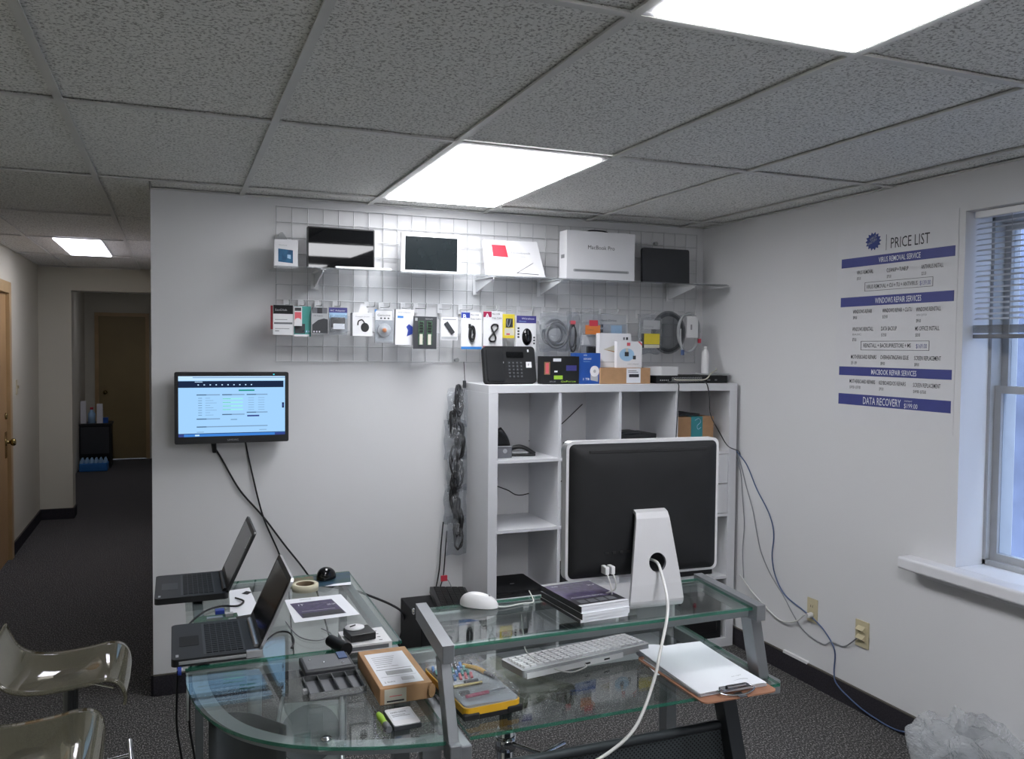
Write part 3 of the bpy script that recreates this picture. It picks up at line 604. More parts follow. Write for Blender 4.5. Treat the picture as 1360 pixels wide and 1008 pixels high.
t, w, h = cable_card(-1.462, -1.352, 1.672, 1.868, 'A', 'crimson', 'crimson', 'white card with crimson A corner and a looped black cable', rz=.05)
cl = [(.020*math.sin(a)*(1 if math.cos(a/2) > 0 else .8)+.006*math.sin(a/2), -.008-.002*(i % 3), h*.42+.045*math.sin(a/2)) for i, a in enumerate([k*PI/6 for k in range(48)])]
G().tube(spl(cl, 3), .0046, 'cable_black', 6).build('coiled_cable', t)
t, w, h = pack('earphone_card', 'narrow yellow card with black earphones', 'package', -1.352, -1.285, 1.728, 1.855, -.155, .006, 'yellow')
g = G(); P_(g, w, h, .25, .45, .85, .82, 'dark_grey'); P_(g, w, h, .15, .12, .95, .42, 'paper_cream'); P_(g, w, h, .3, .14, .6, .2, 'red', .001); g.build('front_print', t)
G().tube(spl([(-.008, -.004, .1), (-.012, -.005, .08), (-.004, -.004, .06), (.006, -.005, .08), (.010, -.004, .1)], 4), .002, 'cable_grey', 6).build('earphones', t)
t, w, h = pack('mouse_box', 'purple topped white box showing a black mouse', 'package', -1.278, -1.165, 1.655, 1.848, -.165, .035, 'white_card')
g = G(); P_(g, w, h, .0, .80, 1, 1, 'purple_box'); g.text('Wireless', (-w*.5, -.0008, h*.90), RX, F, .010, 'paper', width=w*1.3).text('Mouse', (-w*.75, -.0008, h*.83), RX, F, .007, 'ice_blue', width=w*.7)
for k in range(4): P_(g, w, h, .05, .63-k*.08, .15, .68-k*.08, 'dark_grey')
for k in range(3): P_(g, w, h, .86, .38-k*.08, .95, .43-k*.08, 'dark_grey')
g.build('front_print', t)
G().sheet(lambda u, v: (.004+.029*math.cos(2*PI*u)*math.sin(PI*v/2), -.016*math.cos(PI*v/2), h*.42+.046*math.sin(2*PI*u)*math.sin(PI*v/2)), 24, 6, 'gloss_black').box(.003, .0045, -.017, -.012, h*.42+.012, h*.42+.034, 'mid_grey').build('mouse', t)
def bag(g, x, y, z0, w, h, d=.03, m='thin_bag', seed=0):
    rnd = random.Random(seed); ph = [rnd.uniform(0, 6) for _ in range(6)]
    def fn(s_):
        def f(u, v):
            e = math.sin(PI*u)**.5*math.sin(PI*min(1, v*1.15))**.5 if 0 < u < 1 and 0 < v*1.15 < 1 else 0
            b = d*e*(.7+.3*math.sin(9*u+ph[0]+5*v)+.2*math.sin(17*v+ph[1]))
            return (x-w/2+w*u+.004*math.sin(12*v+ph[2]), y+s_*b, z0+h*v+.004*math.sin(10*u+ph[3]))
        return f
    g.sheet(fn(-1), 10, 12, m); g.sheet(fn(.4), 10, 12, m); return g
def coil(c, rx, rz_, n, m, r, seed, wob=.15, ax='xz'):
    rnd = random.Random(seed); P = []; ph = rnd.uniform(0, 6)
    for k in range(n*10):
        a = k*2*PI/10; w1_ = 1+wob*math.sin(k*.37+ph)
        P.append((c[0]+rx*w1_*math.cos(a), c[1]+.012*math.sin(k*.21+ph), c[2]+rz_*w1_*math.sin(a)))
    return P
t = thing('bagged_cable', 'clear bag of thick grey coiled cables above the black box', 'bagged cable', (-1.035, -.13, 1.66))
bag(G(), 0, 0, 0, .19, .21, .035, seed=3).build('plastic_bag', t)
G().tube(spl(coil((0, 0, .095), .055, .062, 3, '', 0, 1, .25), 3), .0065, 'mid_grey', 6).tube(spl(coil((.01, .006, .09), .07, .05, 2, '', 0, 2, .2), 3), .006, 'cable_grey', 6).box(-.09, -.06, -.012, .004, .12, .145, 'light_grey').build('coiled_cable', t)
t = thing('bagged_cable', 'narrow clear bag of dark cables with a red label', 'bagged cable', (-.915, -.10, 1.66))
bag(G(), 0, 0, 0, .08, .22, .02, seed=5).build('plastic_bag', t); G().tube(spl(coil((0, 0, .08), .02, .07, 3, '', 0, 6, .2), 3), .004, 'cable_black', 6).build('coiled_cable', t)
G().box(-.03, .005, -.024, -.022, .15, .17, 'pink_red').build('label', t)
t = thing('bagged_part', 'clear bag with a red tag over a bright orange label', 'bagged part', (-.842, -.17, 1.65))
bag(G(), 0, 0, 0, .13, .235, .022, seed=8).build('plastic_bag', t)
G().box(-.045, .045, -.029, -.027, .105, .155, 'orange').box(-.022, .03, -.030, -.028, .150, .182, 'red').text('CABLE', (-.035, -.0295, .125), RX, F, .010, 'cardboard_dark').build('label', t)
G().box(-.05, .05, -.012, .012, .045, .10, 'light_grey').box(-.02, .03, -.016, .01, .0, .04, 'black_plastic').build('part', t, .003)
t, w, h = pack('drive_caddy_blister', 'pale grey clear blister card behind the white boxes', 'package', -.775, -.60, 1.655, 1.868, -.135, .003, 'light_grey')
g = G(); P_(g, w, h, .45, .3, .85, .72, 'ice_blue'); g.text('Hard Drive', (-w*.9, -.0008, h*.82), RX, F, .012, 'dark_ink', width=w*1.2)
for k in range(3): P_(g, w, h, .05, .66-k*.13, .17, .74-k*.13, 'dark_grey')
g.build('front_print', t); G().box(-w*.95, w*.95, -.02, -.0006, .01, h*.75, 'blister').build('blister_bubble', t)
t = thing('bagged_part', 'clear bag with a square yellow sticker', 'bagged part', (-.455, -.15, 1.65))
bag(G(), 0, 0, 0, .15, .225, .02, seed=11).build('plastic_bag', t)
G().box(-.055, .055, -.008, .004, .035, .115, 'dark_grey').build('part', t, .002); G().box(-.05, .05, -.027, -.025, .055, .115, 'yellow').box(-.055, .055, -.024, -.022, .14, .19, 'light_grey').text('Docking', (-.05, -.0245, .15), RX, F, .013, 'grey_ink').box(-.05, .05, -.026, -.025, .035, .053, 'paper_cream').build('label', t)
# big coil of ethernet cable
t = thing('cable_coil', 'big coil of light grey cable in the corner above the shelf unit', 'cable coil', (-.215, -.17, 1.775))
P = [(.070*(1+.05*math.sin(k*.3))*math.cos(k*2*PI/16), .002*k/10-.02, .110*(1+.04*math.sin(k*.23))*math.sin(k*2*PI/16)) for k in range(16*5)]
G().tube(spl(P, 2), .0052, 'light_grey', 6).build('cable_loops', t)
G().tube(spl([(-.06, -.02, .02), (-.065, -.03, -.05), (-.052, -.03, -.10)], 4), .005, 'light_grey', 6).build('cable_tail', t)
G().box(-.06, -.044, -.038, -.024, -.13, -.10, 'cable_blue').build('plug_end', t, .002)
G().box(.055, .07, -.035, -.02, -.06, -.035, 'red').build('tie', t, .002)
G().box(-.035, .04, -.045, -.042, -.03, .092, 'soft_white').box(-.01, .0, -.046, -.045, .015, .045, 'grey_ink').build('paper_label', t)
t = thing('blank_disc_bag', 'dark smoky round bag hanging behind the big grey cable coil', 'bag', (-.30, -.10, 1.775))
G().sheet(lambda u, v: (.115*math.cos(2*PI*u)*math.sin(PI*v/2), -.05*math.cos(PI*v/2), .125*math.sin(2*PI*u)*math.sin(PI*v/2)), 28, 8, 'dark_clear').build('bag', t)
G().tube([( .095*math.cos(2*PI*k/24), -.005, .105*math.sin(2*PI*k/24)) for k in range(24)], .010, 'cable_grey', 6, closed=True).build('coiled_cable', t)
# ---------------------------------------------------------------- white shelf unit 4 x 4
SX0, SX1 = -1.514, -.024
CX = (SX0+SX1)/2
su = thing('shelf_unit', 'large white open cube shelf unit against the back wall', 'shelf unit', (CX, -.39/2, 0))
def sb(x0, x1, y0, y1, z0, z1, nm, m='white_melamine', bv=.0015): return G().box(x0-CX, x1-CX, y0+.195, y1+.195, z0, z1, m).build(nm, su, bv)
SB = -.003
sb(SX0, SX1, -.39, SB, 1.45, 1.49, 'top_panel'); sb(SX0, SX1, -.39, SB, 0, .05, 'bottom_panel'); sb(SX0, SX0+.05, -.39, SB, .05, 1.45, 'side_panel'); sb(SX1-.05, SX1, -.39, SB, .05, 1.45, 'side_panel')
cw = (1.39-3*.016)/4; ch = (1.40-3*.016)/4
cxs = [SX0+.05+i*(cw+.016) for i in range(5)]; czs = [.05+i*(ch+.016) for i in range(5)]
for i in range(1, 4):
    for j in range(4): sb(cxs[i]-.016, cxs[i], -.386, SB, czs[j], czs[j]+ch, 'divider', bv=0)
for j in range(1, 4): sb(SX0+.05, SX1-.05, -.388, SB, czs[j]-.016, czs[j], 'shelf_board', bv=0)
x0, x1 = cxs[3]+.002, cxs[3]+cw-.002
for z0, z1 in ((czs[2]+.003, czs[2]+ch/2-.002), (czs[2]+ch/2+.002, czs[2]+ch-.003)): sb(x0, x1, -.386, -.05, z0, z1, 'drawer')
def cell(i, j): return cxs[i], czs[j]
# things in the shelf unit
x, z = cell(0, 3); x += .004
t = thing('desk_phone', 'dark grey charging cradle at the left of the top left cube', 'phone', (x+.062, -.26, z+.001))
G().prism([(-.06, -.05), (.042, -.05), (.05, -.03), (.05, .03), (.04, .05), (-.06, .05)], 0, .055, 'mid_grey').build('cradle', t, .006)
G().box(-.055, .044, -.052, -.049, .058, .062, 'light_grey').add([(.004+.012*math.cos(a*PI/6), -.0515, .036+.012*math.sin(a*PI/6)) for a in range(12)], [list(range(12))], 'light_grey').build('button', t)
G().sheet(lambda u, v: (-.055+.095*u*(1-.62*v*v), -.03+.01*math.sin(PI*u), .06+.075*v), 6, 8, 'black_plastic', .03).build('handset', t)
t = thing('stapler', 'black stapler lying in the top left cube beside the cradle', 'stapler', (x+.185, -.25, z+.001), rz=-.25)
G().box(-.065, .07, -.016, .016, 0, .012, 'black_plastic').build('base', t, .003)
G().sheet(lambda u, v: (-.07+.14*u, -.018+.036*v, .042-.025*u*u+.022*math.sin(PI*min(1, u*1.05))*.8+.004*math.sin(PI*v)), 10, 5, 'black_plastic', .018).build('arm', t)
G().box(-.06, .03, -.012, .012, .014, .024, 'alu').build('magazine', t)
x, z = cell(0, 1)
t = thing('laptop', 'closed black laptop lying in a left cube of the shelf unit', 'laptop', (x+.146, -.19, z+.001))
G().bevbox(-.14, .13, -.175, .12, 0, .018, 'black_plastic', .012, 4).build('base', t); G().bevbox(-.14, .13, -.175, .12, .020, .032, 'matte_black', .014, 4).build('lid', t, .002); G().box(-.012, .012, -.05, -.043, .032, .0325, 'light_grey').build('badge', t)
x, z = cell(2, 3)
t = thing('cable_box', 'flat black device lying in the third cube of the top row', 'device', (x+.15, -.22, z+.001))
G().bevbox(-.11, .11, -.10, .10, .0, .10, 'black_plastic', .01, 3).build('body', t, .003); G().box(-.1, .02, -.08, .05, .10, .113, 'dark_grey').build('lid', t, .002)
x, z = cell(3, 3)
t = thing('cardboard_box', 'brown cardboard box with teal tape in the top right cube', 'box', (x+.155, -.22, z+.001))
G().box(-.13, .11, -.12, .12, 0, .19, 'cardboard').build('carton', t, .002)
G().box(-.04, .035, -.1212, -.12, .0, .191, 'teal_tape').box(-.04, .035, -.12, .12, .19, .1905, 'teal_tape').tube(spl([(-.015, -.1215, .17), (.01, -.1215, .18), (.022, -.1215, .16), (.0, -.1215, .14), (.005, -.1215, .12), (.025, -.1215, .13)], 4), .0018, 'ice_blue', 4).build('tape', t)
tag(G().box(x+.01, x+.20, -.30, -.05, z+.192, z+.205, 'dark_grey').build('tray', bevel=.003), 'dark flat tray lying on the cardboard box in the top right cube', 'tray')
x, z = cell(3, 1)
tag(G().bevbox(x+.03, x+.29, -.33, -.08, z+.001, z+.028, 'matte_black', .02, 4).build('laptop', bevel=.003), 'flat black device in the right column under the drawers', 'laptop')
x, z = cell(3, 0)
t = thing('computer_case', 'black computer case in the bottom right cube', 'computer', (x+.16, -.20, z+.001))
G().box(-.155, .150, -.18, .15, 0, .29, 'matte_black').build('case', t, .004); G().box(-.12, .12, -.184, -.18, .04, .25, 'black_plastic').build('front_bezel', t, .002)
x, z = cell(1, 1)
tag(G().bevbox(x+.004, x+.11, -.36, -.20, z+.001, z+.12, 'black_plastic', .03, 5).build('speaker', bevel=.008), 'round topped black speaker half hidden left of the computer', 'speaker')
cable('shelf_cable', 'thin black cable on the wall inside the second top cube', [(cxs[1]-.02, -.006, 1.16), (cxs[1]+.12, -.006, 1.22), (cxs[1]+.18, -.006, 1.25), (cxs[1]+.31, -.006, 1.36)], .0028, 'cable_black')
cable('shelf_cable', 'thin black cable drooping behind the left second row cube', [(cxs[0], -.006, 1.0), (cxs[0]+.06, -.006, 1.04), (cxs[0]+.18, -.006, 1.085)], .0028, 'cable_black')
cable('shelf_cable', 'thin black cable arching across the left second row cube', [(cxs[0], -.006, .93), (cxs[0]+.1, -.006, .93), (cxs[0]+.2, -.006, .895), (cxs[0]+.3, -.006, .86), (cxs[1]+.2, -.006, .93)], .0028, 'cable_black')
cable('hanging_cable', 'dark cable hanging over the shelf top before the divider', [(-.46, -.27, 1.512), (-.46, -.34, 1.50), (-.425, -.40, 1.494), (-.42, -.402, 1.44), (-.425, -.40, 1.30), (-.43, -.395, 1.12)], .003, 'dark_grey')
cable('hanging_cable', 'dark cable hanging over the shelf top by the teal taped box', [(-.28, -.25, 1.52), (-.27, -.36, 1.505), (-.24, -.398, 1.494), (-.22, -.402, 1.42), (-.21, -.402, 1.32), (-.15, -.402, 1.22), (-.09, -.402, 1.14), (-.02, -.404, 1.11), (-.008, -.404, 1.08)], .003, 'dark_grey')
# ---------------------------------------------------------------- on top of the shelf unit
TZ = 1.4905
t = leaned('phone_base', 'black office phone base with keypad propped on the shelf unit', 'phone', -1.352, -.27, .3, -.22, z=TZ)
G().bevbox(-.142, .142, -.018, .018, 0, .195, 'matte_black', .02, 5, axis='y').build('body', t, .003)
G().bevbox(-.13, -.04, -.024, -.018, .01, .185, 'black_plastic', .01, 3, axis='y').build('handset_cradle', t)
g = G()
for i in range(4):
    for j in range(5): g.box(-.012+i*.022, .0+i*.022, -.021, -.018, .03+j*.018, .041+j*.018, 'dark_grey').box(-.008+i*.022, -.005+i*.022, -.0215, -.021, .035+j*.018, .037+j*.018, 'light_grey')
g.build('keypad', t, stuff=True)
G().bevbox(-.02, .075, -.021, -.018, .135, .165, 'gloss_black', .004, 3, axis='y').build('display', t)
G().box(.088, .118, -.0205, -.018, .082, .112, 'white_card').text('F', (.098, -.0212, .09), RX, F, .014, 'black_ink').box(-.045, -.036, -.0195, -.018, .105, .113, 'white_card').box(-.058, -.048, -.0195, -.018, .16, .18, 'orange').box(.10, .108, -.0195, -.018, .165, .178, 'white_card').build('sticker', t)
t = thing('graphics_card_box', 'black box with an orange glow stripe and green tag', 'box', (-1.095, -.335, TZ))
G().box(-.102, .105, 0, .07, 0, .145, 'matte_black').build('box', t, .001)
G().box(-.088, -.070, -.0006, 0, .055, .11, 'pink_red').box(-.095, -.063, -.0005, 0, .05, .115, 'cardboard_dark').box(-.045, .0, -.0006, 0, .118, .134, 'paper').box(-.04, .01, -.0006, 0, .025, .045, 'lime').box(.03, .09, -.0006, 0, .07, .098, 'purple_box').text('GeForce', (0, -.0008, .01), RX, F, .009, 'lime', width=.085).text('XFX 240', (-.065, -.0008, .01), RX, F, .008, 'grey_ink', width=.035).box(-.038, -.02, -.0006, 0, .062, .07, 'paper').build('front_print', t)
t = thing('hard_drive_box', 'bright blue box picturing a hard drive', 'box', (-.932, -.33, TZ), rz=-.04)
G().box(-.075, .068, 0, .07, 0, .163, 'blue_box').build('box', t, .001)
g = G().add([(.035+.027*math.cos(a*PI/9), -.0008, .067+.029*math.sin(a*PI/9)) for a in range(18)], [list(range(18))], 'white_card').add([(.035+.008*math.cos(a*PI/6), -.0012, .067+.009*math.sin(a*PI/6)) for a in range(12)], [list(range(12))], 'light_grey').add([(.012, -.0007, .02), (.055, -.0007, .012), (.055, -.0007, .045), (.012, -.0007, .05)], [(0, 1, 2, 3)], 'light_grey')
g.text('WD', (-.03, -.0008, .148), RX, F, .008, 'paper').text('SERIES', (-.03, -.0008, .128), RX, F, .009, 'paper', width=.045).text('Hard Drive', (-.03, -.0008, .116), RX, F, .006, 'ice_blue').text('1 TB', (-.03, -.0008, .02), RX, F, .012, 'paper', width=.035); g.build('front_print', t)
t = thing('cardboard_box', 'small flat brown box with white label on the shelf unit', 'box', (-.735, -.35, TZ), rz=-.03)
G().box(-.135, .165, -.0, .14, 0, .085, 'cardboard').build('carton', t, .002)
G().box(.02, .105, -.0008, 0, .004, .083, 'paper').box(.035, .095, -.0012, -.0008, .035, .052, 'dark_ink').box(.03, .09, -.0012, -.0008, .06, .064, 'grey_ink').box(.03, .08, -.0012, -.0008, .068, .072, 'grey_ink').build('label', t)
t = thing('router_box', 'taller white box with a tan wedge picture on the brown box', 'box', (-.745, -.265, TZ+.0855))
G().box(-.09, .105, 0, .04, 0, .185, 'white_card').build('box', t, .001)
G().add([(-.066, -.0006, .098), (.03, -.0006, .075), (.03, -.0006, .13)], [(0, 1, 2)], 'paper_cream').add([(-.066, -.0008, .098), (.03, -.0008, .075), (.03, -.0008, .085)], [(0, 1, 2)], 'cardboard').box(-.088, .10, -.0006, 0, .028, .030, 'grey_ink').box(.055, .065, -.0006, 0, .15, .165, 'mid_grey').box(.072, .085, -.0006, 0, .15, .165, 'dark_grey').build('front_print', t)
t = thing('adapter_box', 'smaller white square box with red logo and blue glow', 'box', (-.685, -.325, TZ+.0855), rz=-.02)
G().box(-.075, .078, 0, .03, 0, .142, 'white_card').build('box', t, .001)
g = G().add([(-.015+.045*math.cos(a*PI/10), -.0006, .07+.035*math.sin(a*PI/10)) for a in range(20)], [list(range(20))], 'ice_blue').box(-.028, -.004, -.0012, 0, .062, .085, 'dark_grey').box(-.022, -.008, -.0014, 0, .085, .105, 'paper_cream').box(.022, .04, -.0008, 0, .045, .065, 'dark_grey').box(-.015, .005, -.0008, 0, .118, .135, 'pink_red').add([(.05, -.0007, .142), (.078, -.0007, .118), (.078, -.0007, .13), (.064, -.0007, .142)], [(0, 1, 2, 3)], 'pink_red').text('nano adapter', (-.01, -.0008, .018), RX, F, .006, 'grey_ink', width=.07); g.build('front_print', t)
t = thing('network_switch', 'long black network switch with rows of ports', 'network switch', (-.30, -.24, TZ))
G().box(-.23, .235, -.11, .11, 0, .042, 'matte_black').build('case', t, .002)
g = G()
for r__ in range(2):
    for k in range(12): g.box(-.13+k*.0165, -.118+k*.0165, -.1106, -.11, .008+r__*.015, .019+r__*.015, 'light_grey').box(-.128+k*.0165, -.120+k*.0165, -.111, -.1105, .010+r__*.015, .017+r__*.015, 'black_ink')
g.build('port_block', t, stuff=True); g = G()
for k in range(5): g.box(-.205+k*.012, -.199+k*.012, -.1108, -.11, .015, .021, 'light_grey')
g.box(.10, .12, -.1108, -.11, .014, .022, 'mid_grey').box(.15, .165, -.1108, -.11, .014, .022, 'mid_grey').build('indicator_lights', t)
t = thing('router', 'small white angular router box on the network switch', 'router', (-.435, -.25, TZ+.0425))
G().prism([(-.11, .02), (-.03, -.05), (.075, -.05), (.075, .05), (-.11, .05)], 0, .048, 'white_plastic').build('body', t, .003)
t = thing('bottle', 'slim white upright bottle at the right end of the shelf unit', 'bottle', (-.125, -.22, TZ+.0425))
G().lathe([(0, 0), (.021, 0), (.022, .01), (.021, .12), (.014, .14), (.008, .148)], 'white_plastic', 18).build('body', t); G().lathe([(.009, .146), (.009, .162), (0, .164)], 'soft_white', 12).build('cap', t)
tag(G().prism([(-.16, -.31), (-.02, -.31), (-.02, -.14), (-.14, -.14)], TZ+.043, TZ+.052, 'light_grey').build('wall_bracket', bevel=.002), 'flat light grey plate under the slim bottle', 'plate')
cable('patch_cable', 'cream patch cable looping over the black network switch', [(-.42, -.356, 1.515), (-.40, -.362, 1.51), (-.30, -.364, 1.509), (-.22, -.362, 1.513), (-.16, -.33, 1.545), (-.08, -.26, 1.56), (-.05, -.22, 1.57)], .0035, 'paper_cream')
# ---------------------------------------------------------------- wall monitor
t = thing('wall_monitor', 'black framed monitor showing a pale blue web page on the back wall', 'monitor', (-2.705, -.075, 1.212))
G().bevbox(-.258, .258, -.03, .02, 0, .337, 'black_plastic', .008, 3, axis='y').build('housing', t, .002)
G().box(-.07, .07, .02, .074, .09, .24, 'matte_black').build('wall_mount', t)
g = G(); L_, R_, B_, T_ = -.241, .241, .034, .318; W_, H_ = R_-L_, T_-B_
def px(u0, v0, u1, v1, m, y=-.0312): g.add([(L_+W_*u0, y, T_-H_*v1), (L_+W_*u1, y, T_-H_*v1), (L_+W_*u1, y, T_-H_*v0), (L_+W_*u0, y, T_-H_*v0)], [(0, 1, 2, 3)], m)
px(0, 0, 1, 1, 'lcd', -.0308)
px(0, 0, 1, .07, 'lcd_pale'); px(.13, .015, 1, .03, 'lcd_line', -.0316); px(0, .08, .985, .19, 'lcd_dark')
for k in range(10): px(.175+k*.055, .135, .187+k*.055, .152, 'lcd_pale', -.0316)
px(.15, .09, .22, .1, 'lcd_pale', -.0316)
px(.555, .225, .705, .25, 'lcd_teal', -.0316); px(.97, .45, .99, .54, 'lcd_dark', -.0316); px(.975, .47, .985, .52, 'lcd_purple', -.0318)
for x0_, x1_, y0_ in ((.165, .38, .30), (.40, .61, .30), (.63, .83, .30), (.165, .38, .70), (.40, .61, .63), (.63, .83, .60), (.165, .83, .83)):
    px(x0_, y0_, x1_, y0_+.018, 'lcd_line', -.0316); px(x0_, y0_, x0_+.09, y0_+.018, 'lcd_text', -.0318)
for k in range(8): px(.18, .36+k*.04, .215, .367+k*.04, 'lcd_text', -.0316); px(.245, .36+k*.04, .29+.03*(k % 3), .367+k*.04, 'lcd_line', -.0316)
for k in range(4): px(.405, .365+k*.06, .595, .39+k*.06, 'lcd_mint', -.0316); px(.405, .375+k*.06, .48, .38+k*.06, 'lcd_teal', -.0318)
for k in range(6): px(.645, .36+k*.04, .70, .367+k*.04, 'lcd_line', -.0316); px(.74, .36+k*.04, .80, .367+k*.04, 'lcd_line', -.0316)
px(.635, .655, .75, .68, 'lcd_purple', -.0316); px(.48, .72, .54, .73, 'lcd_text', -.0316); px(.75, .90, .82, .91, 'lcd_line', -.0316); px(.165, .92, .23, .93, 'lcd_line', -.0316)
px(0, .945, 1, .955, 'lcd_dark', -.0316); px(0, .955, 1, 1, 'lcd_task'); px(0, .955, .05, 1, 'lcd_purple', -.0316); px(.15, .965, .19, .99, 'lcd_pale', -.0316); px(.9, .96, 1, 1, 'lcd_purple', -.0316)
g.build('screen', t)
G().text('SAMSUNG', (0, -.0308, .011), RX, F, .009, 'light_grey', width=.05, align='C').build('lettering', t)
G().box(.185, .192, -.0306, -.03, .323, .329, 'led').build('sticker', t)
cable('video_cable', 'black video cable hanging from the wall monitor, crossing to the right', [(-2.79, -.06, 1.235), (-2.785, -.035, 1.19), (-2.747, -.012, 1.118), (-2.667, -.010, .968), (-2.558, -.010, .831), (-2.457, -.012, .685), (-2.358, -.02, .548), (-2.30, -.03, .44), (-2.25, -.04, .25), (-2.2, -.05, .02)], .0045, 'cable_black')
cable('power_cable', 'thin black power cable hanging from the wall monitor, crossing to the left', [(-2.645, -.06, 1.22), (-2.639, -.02, 1.19), (-2.607, -.012, 1.035), (-2.558, -.018, .831), (-2.479, -.012, .634), (-2.44, -.02, .5), (-2.42, -.03, .2), (-2.4, -.05, .02)], .0042, 'cable_black')
tag(G().tube([(-2.79, -.065, 1.212), (-2.785, -.04, 1.165)], [.013, .011], 'black_plastic', 8).build('video_plug'), 'black plug under the wall monitor', 'plug')
# ---------------------------------------------------------------- cables in bags on the wall left of the shelf unit
t = thing('bagged_cable_bundle', 'long hanging bundle of bagged black cables left of the shelf unit', 'cable bundle', (-1.57, -.06, .57))
rnd = random.Random(4)
for k, (zc, xo) in enumerate(((.83, .01), (.77, .0), (.70, -.025), (.64, .01), (.58, .015), (.50, -.01), (.44, .01), (.38, -.01), (.30, -.015), (.23, .0), (.17, .01), (.10, .01))):
    P = [((.010+.012*rnd.random())*math.cos(j*PI/5)+xo+.008*math.sin(j*.8+k), .012*math.sin(j*.7+k), zc+(.055+.035*rnd.random())*math.sin(j*PI/5)) for j in range(26)]
    G().tube(spl(P, 2), .0056, 'cable_black' if k % 3 else 'dark_grey', 6).build('coiled_cable', t)
for k in range(5):
    bag(G(), .008*(-1)**k, 0, .0+.17*k, .125, .21, .022, seed=20+k).build('plastic_bag', t)
G().tube([(.045, .03, 1.03), (.05, .02, .9), (.03, 0, .84)], .002, 'cable_black', 5).box(.04, .052, .01, .03, .89, .93, 'dark_grey').build('cord', t)
t = thing('hanging_cable_pair', 'black cables dropping below the bagged bundle with a red tag', 'cable', (-1.64, -.05, .40))
G().tube(spl([(.0, 0, .35), (-.012, 0, .22), (-.02, 0, .10), (-.045, -.02, .0), (-.06, -.05, -.02)], 5), .004, 'cable_black', 6).tube(spl([(.02, 0, .30), (.01, 0, .15), (.0, 0, .05), (-.03, -.02, -.015)], 5), .0035, 'cable_black', 6).tube(spl([(.0, 0, .06), (.03, -.01, .03), (.045, -.02, -.01)], 5), .0025, 'cable_grey', 6).build('cables', t)
G().box(-.015, .02, -.015, -.008, .035, .065, 'red').build('tag', t)
t = thing('computer_case', 'black computer tower standing left of the white shelf unit', 'computer', (-1.70, -.25, 0))
G().box(-.17, .165, -.20, .20, 0, .366, 'matte_black').build('case', t, .004); G().box(-.10, .10, -.205, -.2, .05, .33, 'black_plastic').build('front_bezel', t, .002)
def keyboard(name, label, loc, rot, w, d, mk, mb, rows_=5, cols=15, th=.018):
    t = thing(name, label, 'keyboard', loc, rot=rot)
    G().bevbox(-w/2, w/2, -d/2, d/2, 0, th, mb, .008, 3).build('body', t, .002)
    g = G(); kw = (w-.02)/cols; kd = (d-.03)/rows_
    for i in range(cols):
        for j in range(rows_):
            a = -w/2+.01+i*kw; b = -d/2+.012+j*kd
            g.add([(a+.001, b+.001, th), (a+kw-.001, b+.001, th), (a+kw-.001, b+kd-.001, th), (a+.001, b+kd-.001, th), (a+.0035, b+.003, th+.006), (a+kw-.0035, b+.003, th+.006), (a+kw-.0035, b+kd-.003, th+.006), (a+.0035, b+kd-.003, th+.006)], [(4, 5, 6, 7), (0, 1, 5, 4), (1, 2, 6, 5), (2, 3, 7, 6), (3, 0, 4, 7)], mk)
    g.build('keycaps', t, stuff=True); return t
keyboard('keyboard', 'black keyboard lying on the black computer tower', (-1.655, -.26, .374), (.06, 0, 1.40), .39, .19, 'key_black', 'black_plastic', th=.03)
tag(G().box(-.04, .04, -.03, .03, 0, .012, 'paper_cream').box(-.025, .01, -.02, .02, .012, .0125, 'grey_ink').build('adapter', loc=(-1.83, -.41, .367)), 'small pale labelled box on the front left of the black tower', 'adapter')
cable('power_cable', 'thick black cable arching along the wall to the black tower', [(-2.35, -.1, .50), (-2.154, -.12, .457), (-2.078, -.13, .43), (-1.943, -.15, .365), (-1.884, -.16, .313), (-1.86, -.05, .2), (-1.9, -.03, .02)], .006, 'cable_black')
# ---------------------------------------------------------------- glass corner desk
DX, DY = -1.85, -1.7
dk = thing('corner_desk', 'glass topped grey metal corner desk with a raised shelf', 'desk', (DX, DY, 0))
def dg(g):
    g.v = [(v[0]-DX, v[1]-DY, v[2]) for v in g.v]; return g
def db(g, nm, bv=0, **k): return dg(g).build(nm, dk, bv, **k)
ZG = .75
db(G().prism([(-2.93, -1.742), (-2.300, -1.742), (-2.298, -.862), (-2.93, -.862)], ZG-.009, ZG, 'glass', 'glass_edge'), 'left_glass_top')
curve = [(-2.938, -1.752), (-2.934, -1.90), (-2.905, -2.06), (-2.85, -2.19), (-2.765, -2.29), (-2.66, -2.36), (-2.54, -2.405), (-2.44, -2.43), (-2.352, -2.445)]
cv = [(p.x, p.y) for p in spl([(x, y, 0) for x, y in curve], 4)]
db(G().prism(cv+[(-2.352, -1.752)], ZG-.009, ZG, 'glass', 'glass_edge'), 'corner_glass_top')
db(G().prism([(-2.312, -2.438), (-1.400, -2.438), (-1.372, -1.815), (-2.306, -1.815)], ZG-.009, ZG, 'glass', 'glass_edge'), 'main_glass_top')
def bar(x0, x1, y0, y1, z0, z1, nm='rail', m='silver_paint', bv=.003): return db(G().box(x0, x1, y0, y1, z0, z1, m), nm, bv)
def beam(p0, p1, w_, d_, nm, m='silver_paint', bv=.002):
    g = G(); p0, p1 = Vector(p0), Vector(p1)
    g.add([(p.x+sx*w_/2, p.y+sy*d_/2, p.z) for p in (p0, p1) for sx, sy in ((-1, -1), (1, -1), (1, 1), (-1, 1))], [(0, 1, 2, 3)[::-1], (4, 5, 6, 7), (0, 1, 5, 4), (1, 2, 6, 5), (2, 3, 7, 6), (3, 0, 4, 7)], m)
    return db(g, nm, bv)
bar(-2.350, -2.315, -2.46, -1.80, .700, .7405); bar(-1.400, -1.366, -2.40, -1.80, .700, .7405)
